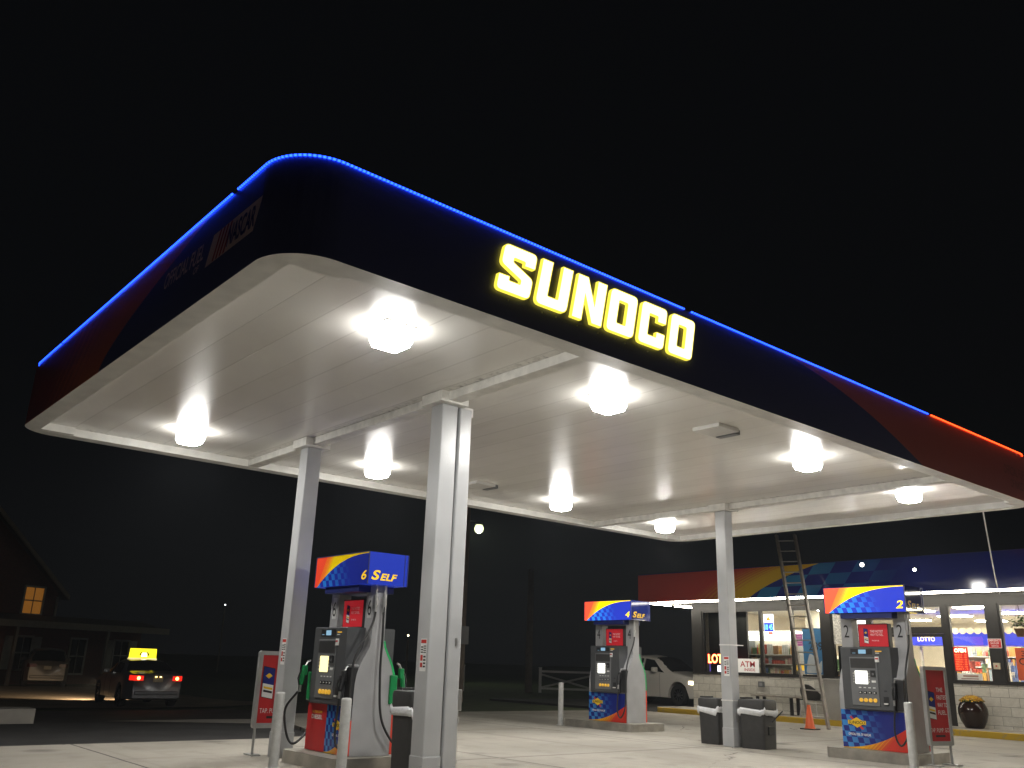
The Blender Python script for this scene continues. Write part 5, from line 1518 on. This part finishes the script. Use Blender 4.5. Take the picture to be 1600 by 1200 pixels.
b = MB(); b.box(2.33, 2.77, -0.42, 0.42, 1.44, 1.492); b.build('sign_base', emit('sign base', (1.0, 0.85, 0.4), 0.6), ts)
b = MB()
sl_ = math.atan2(0.31, 0.07)
O_ = Vector((2.752 - 0.04, 0, 1.60)); Rr = Vector((0, 1, 0)); Ur = Vector((-0.22, 0, 0.975))
arc = [(0.16 * math.cos(a), 0.11 * math.sin(a)) for a in [PI * (-0.1 + 1.2 * i / 14) for i in range(15)]]
arci = [(0.115 * math.cos(a), 0.075 * math.sin(a)) for a in [PI * (-0.1 + 1.2 * i / 14) for i in range(15)]]
for i in range(14):
    if 5 <= i <= 8: continue
    b.quad(*[O_ + Rr * p[0] + Ur * p[1] + Vector((0.022, 0, 0)) for p in (arci[i], arc[i], arc[i + 1], arci[i + 1])], 0)
b.quad(*[O_ + Rr * x + Ur * y + Vector((0.022, 0, 0)) for x, y in ((-0.09, -0.06), (0.09, -0.06), (0.07, 0.06), (-0.07, 0.06))], 1)
b.build('sign_mark', [M_btext, emit('sign hot', (1, 0.97, 0.8), 3.0)], ts)
# headlights of the taxi really shine
for sgn in (-1, 1):
    ld = bpy.data.lights.new('headlamp', 'SPOT'); ld.energy = 420; ld.color = (1.0, 0.74, 0.45); ld.spot_size = math.radians(80); ld.spot_blend = 0.8; ld.shadow_soft_size = 0.06
    lo = bpy.data.objects.new('headlamp', ld); COL.objects.link(lo); lo.parent = taxi; lo.location = (-0.06, sgn * 0.62, 0.66); lo.rotation_euler = (0, math.radians(68), math.radians(30))
car('parked_car', 'beige utility car parked with its tail to the road in front of the brick house', 'car', (10.1, 45.5, gh(8, 40) - 0.05), math.radians(-101), P_tan, 4.88, 1.86, suv_top, suv_belt, (0.98, 3.85), 0.36,
    {'side': ((1.62, 2.62, 0.60, 0.0), (2.72, 3.62, 0.0, 0.0), (3.72, 4.45, 0.0, -0.18)), 'front': (1.30, 2.16), 'rear': (4.32, 4.76)}, 6)

# ------------------------------------------------------------------ brick house
def brick_mat():
    m, nt, b = newmat('dark red brick')
    tc = nt.nodes.new('ShaderNodeTexCoord'); mp = nt.nodes.new('ShaderNodeMapping'); mp.inputs['Rotation'].default_value = (PI / 2, 0, 0)
    br = nt.nodes.new('ShaderNodeTexBrick'); br.inputs['Scale'].default_value = 4.5
    br.inputs['Color1'].default_value = (0.15, 0.045, 0.034, 1); br.inputs['Color2'].default_value = (0.10, 0.032, 0.025, 1); br.inputs['Mortar'].default_value = (0.10, 0.085, 0.075, 1)
    nt.links.new(tc.outputs['Object'], mp.inputs[0]); nt.links.new(mp.outputs[0], br.inputs['Vector'])
    nt.links.new(br.outputs[0], b.inputs['Base Color']); b.inputs['Roughness'].default_value = 0.9
    return m
M_brick = brick_mat()
M_eave = mat('eave paint', (0.22, 0.19, 0.17), 0.7, 0, 0.1)
M_win = mat('house window frame', (0.30, 0.28, 0.26), 0.6)
HY = 0.41
hd = Vector((math.cos(HY), math.sin(HY), 0)); hz0 = gh(8, 45) - 0.1
house = thing('brick_house', 'dark brick house at left with one warm lit upstairs window and a long porch roof', 'house', (10.9, 46.6, hz0), HY)
# local: +x along the front, front faces local -y; upper right corner at x=0
b = MB(); b.box(-14, 5.4, 0.0, 9, 0.0, 3.0); b.build('wall', M_brick, house)
b = MB(); b.loops([[(-14, 3.0), (0, 3.0), (0, 4.55), (-7.0, 10.3), (-14, 4.55)]], ((0, 0.6, 0), (1, 0, 0), (0, 0, 1)), -8.0, 0.0); b.build('gable', M_brick, house)
def slope(x0, z0, x1, z1, y0, y1, th):
    b = MB(); b.add([(x0, y0, z0), (x1, y0, z1), (x1, y1, z1), (x0, y1, z0), (x0, y0, z0 + th), (x1, y0, z1 + th), (x1, y1, z1 + th), (x0, y1, z0 + th)],
                    [(0, 3, 2, 1), (4, 5, 6, 7), (0, 1, 5, 4), (1, 2, 6, 5), (2, 3, 7, 6), (3, 0, 4, 7)]); return b
M_shing = mat('roof shingle', (0.07, 0.06, 0.055), 0.9)
rf = slope(0.35, 4.27, -7.0, 10.31, 0.25, 9, 0.14).build('roof', M_shing, house)
slope(0.37, 4.24, -7.0, 10.28, 0.14, 0.245, 0.24).build('barge_board', M_eave, rf)
rf = slope(-14.35, 4.27, -7.0, 10.31, 0.25, 9, 0.14).build('roof', M_shing, house)
slope(-14.37, 4.24, -7.0, 10.28, 0.14, 0.245, 0.24).build('barge_board', M_eave, rf)
b = MB(); b.box(-0.12, 0.02, 0.55, 0.598, 3.1, 4.4); b.build('corner_board', M_eave, house)
b = MB(); b.add([(-14.3, -1.5, 2.85), (5.9, -1.5, 2.85), (5.9, 0.62, 3.25), (-14.3, 0.62, 3.25), (-14.3, -1.5, 3.0), (5.9, -1.5, 3.0), (5.9, 0.62, 3.4), (-14.3, 0.62, 3.4)],
                [(0, 3, 2, 1), (4, 5, 6, 7), (0, 1, 5, 4), (1, 2, 6, 5), (2, 3, 7, 6), (3, 0, 4, 7)])
pf = b.build('porch_roof', M_shing, house)
b = MB(); b.box(-14.35, 5.95, -1.60, -1.502, 2.72, 3.04); b.build('fascia_board', M_eave, pf)
for x in (-8.2, -3.4, 1.95):
    b = MB(); b.box(x - 0.07, x + 0.07, -1.40, -1.26, 0, 2.86); b.build('porch_post', M_eave, house)
M_wlit = emit('warm lit window', (1.0, 0.38, 0.05), 0.10, (0.3, 0.15, 0.05))
M_wdark = mat('house dark glass', (0.012, 0.012, 0.014), 0.1)
def hwin(x, z, w, h, m, y=0.0, shutters=False):
    b = MB(); b.loops([[(x - w / 2 - .1, z - .1), (x + w / 2 + .1, z - .1), (x + w / 2 + .1, z + h + .1), (x - w / 2 - .1, z + h + .1)], [(x - w / 2, z), (x + w / 2, z), (x + w / 2, z + h), (x - w / 2, z + h)]], ((0, y - 0.002, 0), (1, 0, 0), (0, 0, 1)), 0.0, 0.07)
    b.box(x - w / 2, x + w / 2, y - 0.05, y - 0.02, z + h / 2 - .03, z + h / 2 + .03); b.box(x - .02, x + .02, y - 0.05, y - 0.021, z, z + h / 2 - 0.03); b.box(x - .02, x + .02, y - 0.05, y - 0.021, z + h / 2 + 0.03, z + h)
    wn_ = b.build('window', M_win, house)
    b = MB(); b.box(x - w / 2, x + w / 2, y - 0.018, y - 0.004, z, z + h); b.build('pane', m, wn_)
    if shutters:
        for sx in (-1, 1):
            b = MB(); xx = x + sx * (w / 2 + .35); b.box(xx - .22, xx + .22, y - .05, y - .003, z - .05, z + h + .05); b.build('shutter', M_win, house)
hwin(-1.45, 3.45, 1.05, 1.3, M_wlit, 0.6)
hwin(-2.0, 0.75, 0.9, 1.5, M_wdark, 0, True)
hwin(1.25, 0.55, 0.9, 1.7, M_wdark)
hwin(4.1, 0.75, 0.95, 1.5, M_wdark, 0, True)

# ------------------------------------------------------------------ street lamp, poles, fence, kerb block, far lights
M_wood = mat('weathered pole', (0.16, 0.13, 0.10), 0.85, 0, 0.2, 4)
t = thing('street_lamp', 'street lamp glowing pale greenish on a tall dark pole beyond the forecourt', 'street lamp', (34.2, 40.9, -0.05))
b = MB(); b.tube([(-1.75, 1.5, 0), (-1.75, 1.5, 10.6)], [0.16, 0.11], 10); b.build('pole', M_wood, t, smooth=True)
b = MB(); b.tube([(-1.75, 1.5, 10.0), (-0.9, 0.75, 10.35), (0, 0, 10.25)], 0.035, 8); b.build('arm', M_steel, t, smooth=True)
b = MB(); b.lathe([(0.10, 0.25), (0.26, 0.1), (0.28, 0.0), (0.26, -0.01)], 16, (0, 0, 10.05)); b.build('hood', M_steel, t, smooth=True)
b = MB(); b.lathe([(0.16, 0.02), (0.26, -0.06), (0.31, -0.20), (0.31, -0.30), (0.26, -0.44), (0.15, -0.53), (0.005, -0.57)], 16, (0, 0, 10.04)); b.build('bulb', emit('street bulb', (0.90, 1.0, 0.55), 1.3), t, smooth=True)
ld = bpy.data.lights.new('street_light', 'POINT'); ld.energy = 450; ld.color = (0.9, 1.0, 0.7); ld.shadow_soft_size = 0.25
lo = bpy.data.objects.new('street_light', ld); COL.objects.link(lo); lo.parent = t; lo.location = (0, 0, 9.5)
def pole(x, y, h, r, label):
    t = thing('utility_pole', label, 'utility pole', (x, y, gh(x, y) - 0.1), 0, 'wooden poles in the dark behind the forecourt')
    b = MB(); b.tube([(0, 0, 0), (0, 0, h)], [r, r * 0.75], 10); b.build('shaft', M_wood, t, smooth=True)
    return t
pole(27.8, 28.4, 5.9, 0.19, 'shorter wooden pole left of the far pump')
t = pole(17.1, 20.0, 9.0, 0.16, 'tall wooden pole right beside the front canopy column')
b = MB(); b.box(-0.15, 0.15, -0.22, -0.1, 1.9, 2.5); b.build('meter_box', M_midgrey, t)
def fence(x, y, w, rz, label):
    t = thing('crossbuck_fence', label, 'fence', (x, y, gh(x, y) - 0.1), rz, 'white cross rail fences behind the forecourt')
    for sx in (-1, 1):
        b = MB(); b.box(sx * w / 2 - 0.07, sx * w / 2 + 0.07, -0.07, 0.07, 0, 1.15); b.box(sx * w / 2 - 0.09, sx * w / 2 + 0.09, -0.09, 0.09, 1.15, 1.19); b.build('post', M_white, t)
    for z in (0.15, 0.95):
        b = MB(); b.box(-w / 2 + 0.071, w / 2 - 0.071, -0.03, 0.03, z, z + 0.1); b.build('rail', M_white, t)
    for s_ in (-1, 1):
        b = MB(); b.tube([(-w / 2 + .07, 0.005 * s_, 0.55 - s_ * 0.3), (w / 2 - .07, 0.005 * s_, 0.55 + s_ * 0.3)], 0.045, 4); b.build('cross_brace', M_white, t)
fence(24.3, 30.4, 1.6, -0.7, 'short white cross rail fence just right of the front column')
fence(29.6, 27.6, 2.6, -0.7, 'longer white cross rail fence behind the lone bollard')
b = MB(); b.loops([rpoly([(-3.2, -0.35), (0.65, -0.35), (0.65, 0.35), (-3.2, 0.35)], 0.08)], ((0, 0, 0), (1, 0, 0), (0, 1, 0)), 0.0, 0.30)
o_ = b.build('kerb_block', M_walk, bevel=0.03, loc=(2.0, 15.2, gh(2, 15.2) - 0.06)); tag(o_, 'pale concrete kerb block end on the dark road at far left', 'kerb block')
def far_lamp(p, s, col, label):
    t = thing('yard_light', label, 'lamp', (p[0], p[1], -0.1), 0, 'tiny far lights in the dark')
    b = MB(); b.tube([(0, 0, 0), (0, 0, p[2] - s)], 0.06, 6); b.build('post', M_wood, t)
    b = MB(); b.lathe([(0.005, -s), (s * .7, -s * .7), (s, 0), (s * .7, s * .7), (0.005, s)], 10, (0, 0, p[2] + 0.1)); b.build('bulb', emit('far bulb ' + ('warm' if col[2] < .6 else 'white'), col, 5.0), t, smooth=True)
far_lamp((27.26, 64.31, 4.97), 0.05, (0.9, 0.95, 1.0), 'tiny white far light above the taxi, left of the left column')
far_lamp((24.15, 33.65, 2.42), 0.045, (1.0, 0.9, 0.55), 'tiny warm far light between the diesel pump and the front column')

# ------------------------------------------------------------------ thin lens glare imitation, added as haze round the whole place
b = MB(); b.box(-70, 90, -60, 100, -1.7, 13.0)
hz_o = b.build('glare_haze', [bpy.data.materials.new('glare_haze')])
hm = hz_o.data.materials[0]; hm.use_nodes = True; hn = hm.node_tree; hn.nodes.clear()
ho = hn.nodes.new('ShaderNodeOutputMaterial'); hv = hn.nodes.new('ShaderNodeVolumePrincipled')
hv.inputs['Color'].default_value = (0.86, 0.92, 1.0, 1); hv.inputs['Density'].default_value = 0.0010; hv.inputs['Anisotropy'].default_value = 0.0
hn.links.new(hv.outputs[0], ho.inputs['Volume'])
struct(hz_o, 'stuff')
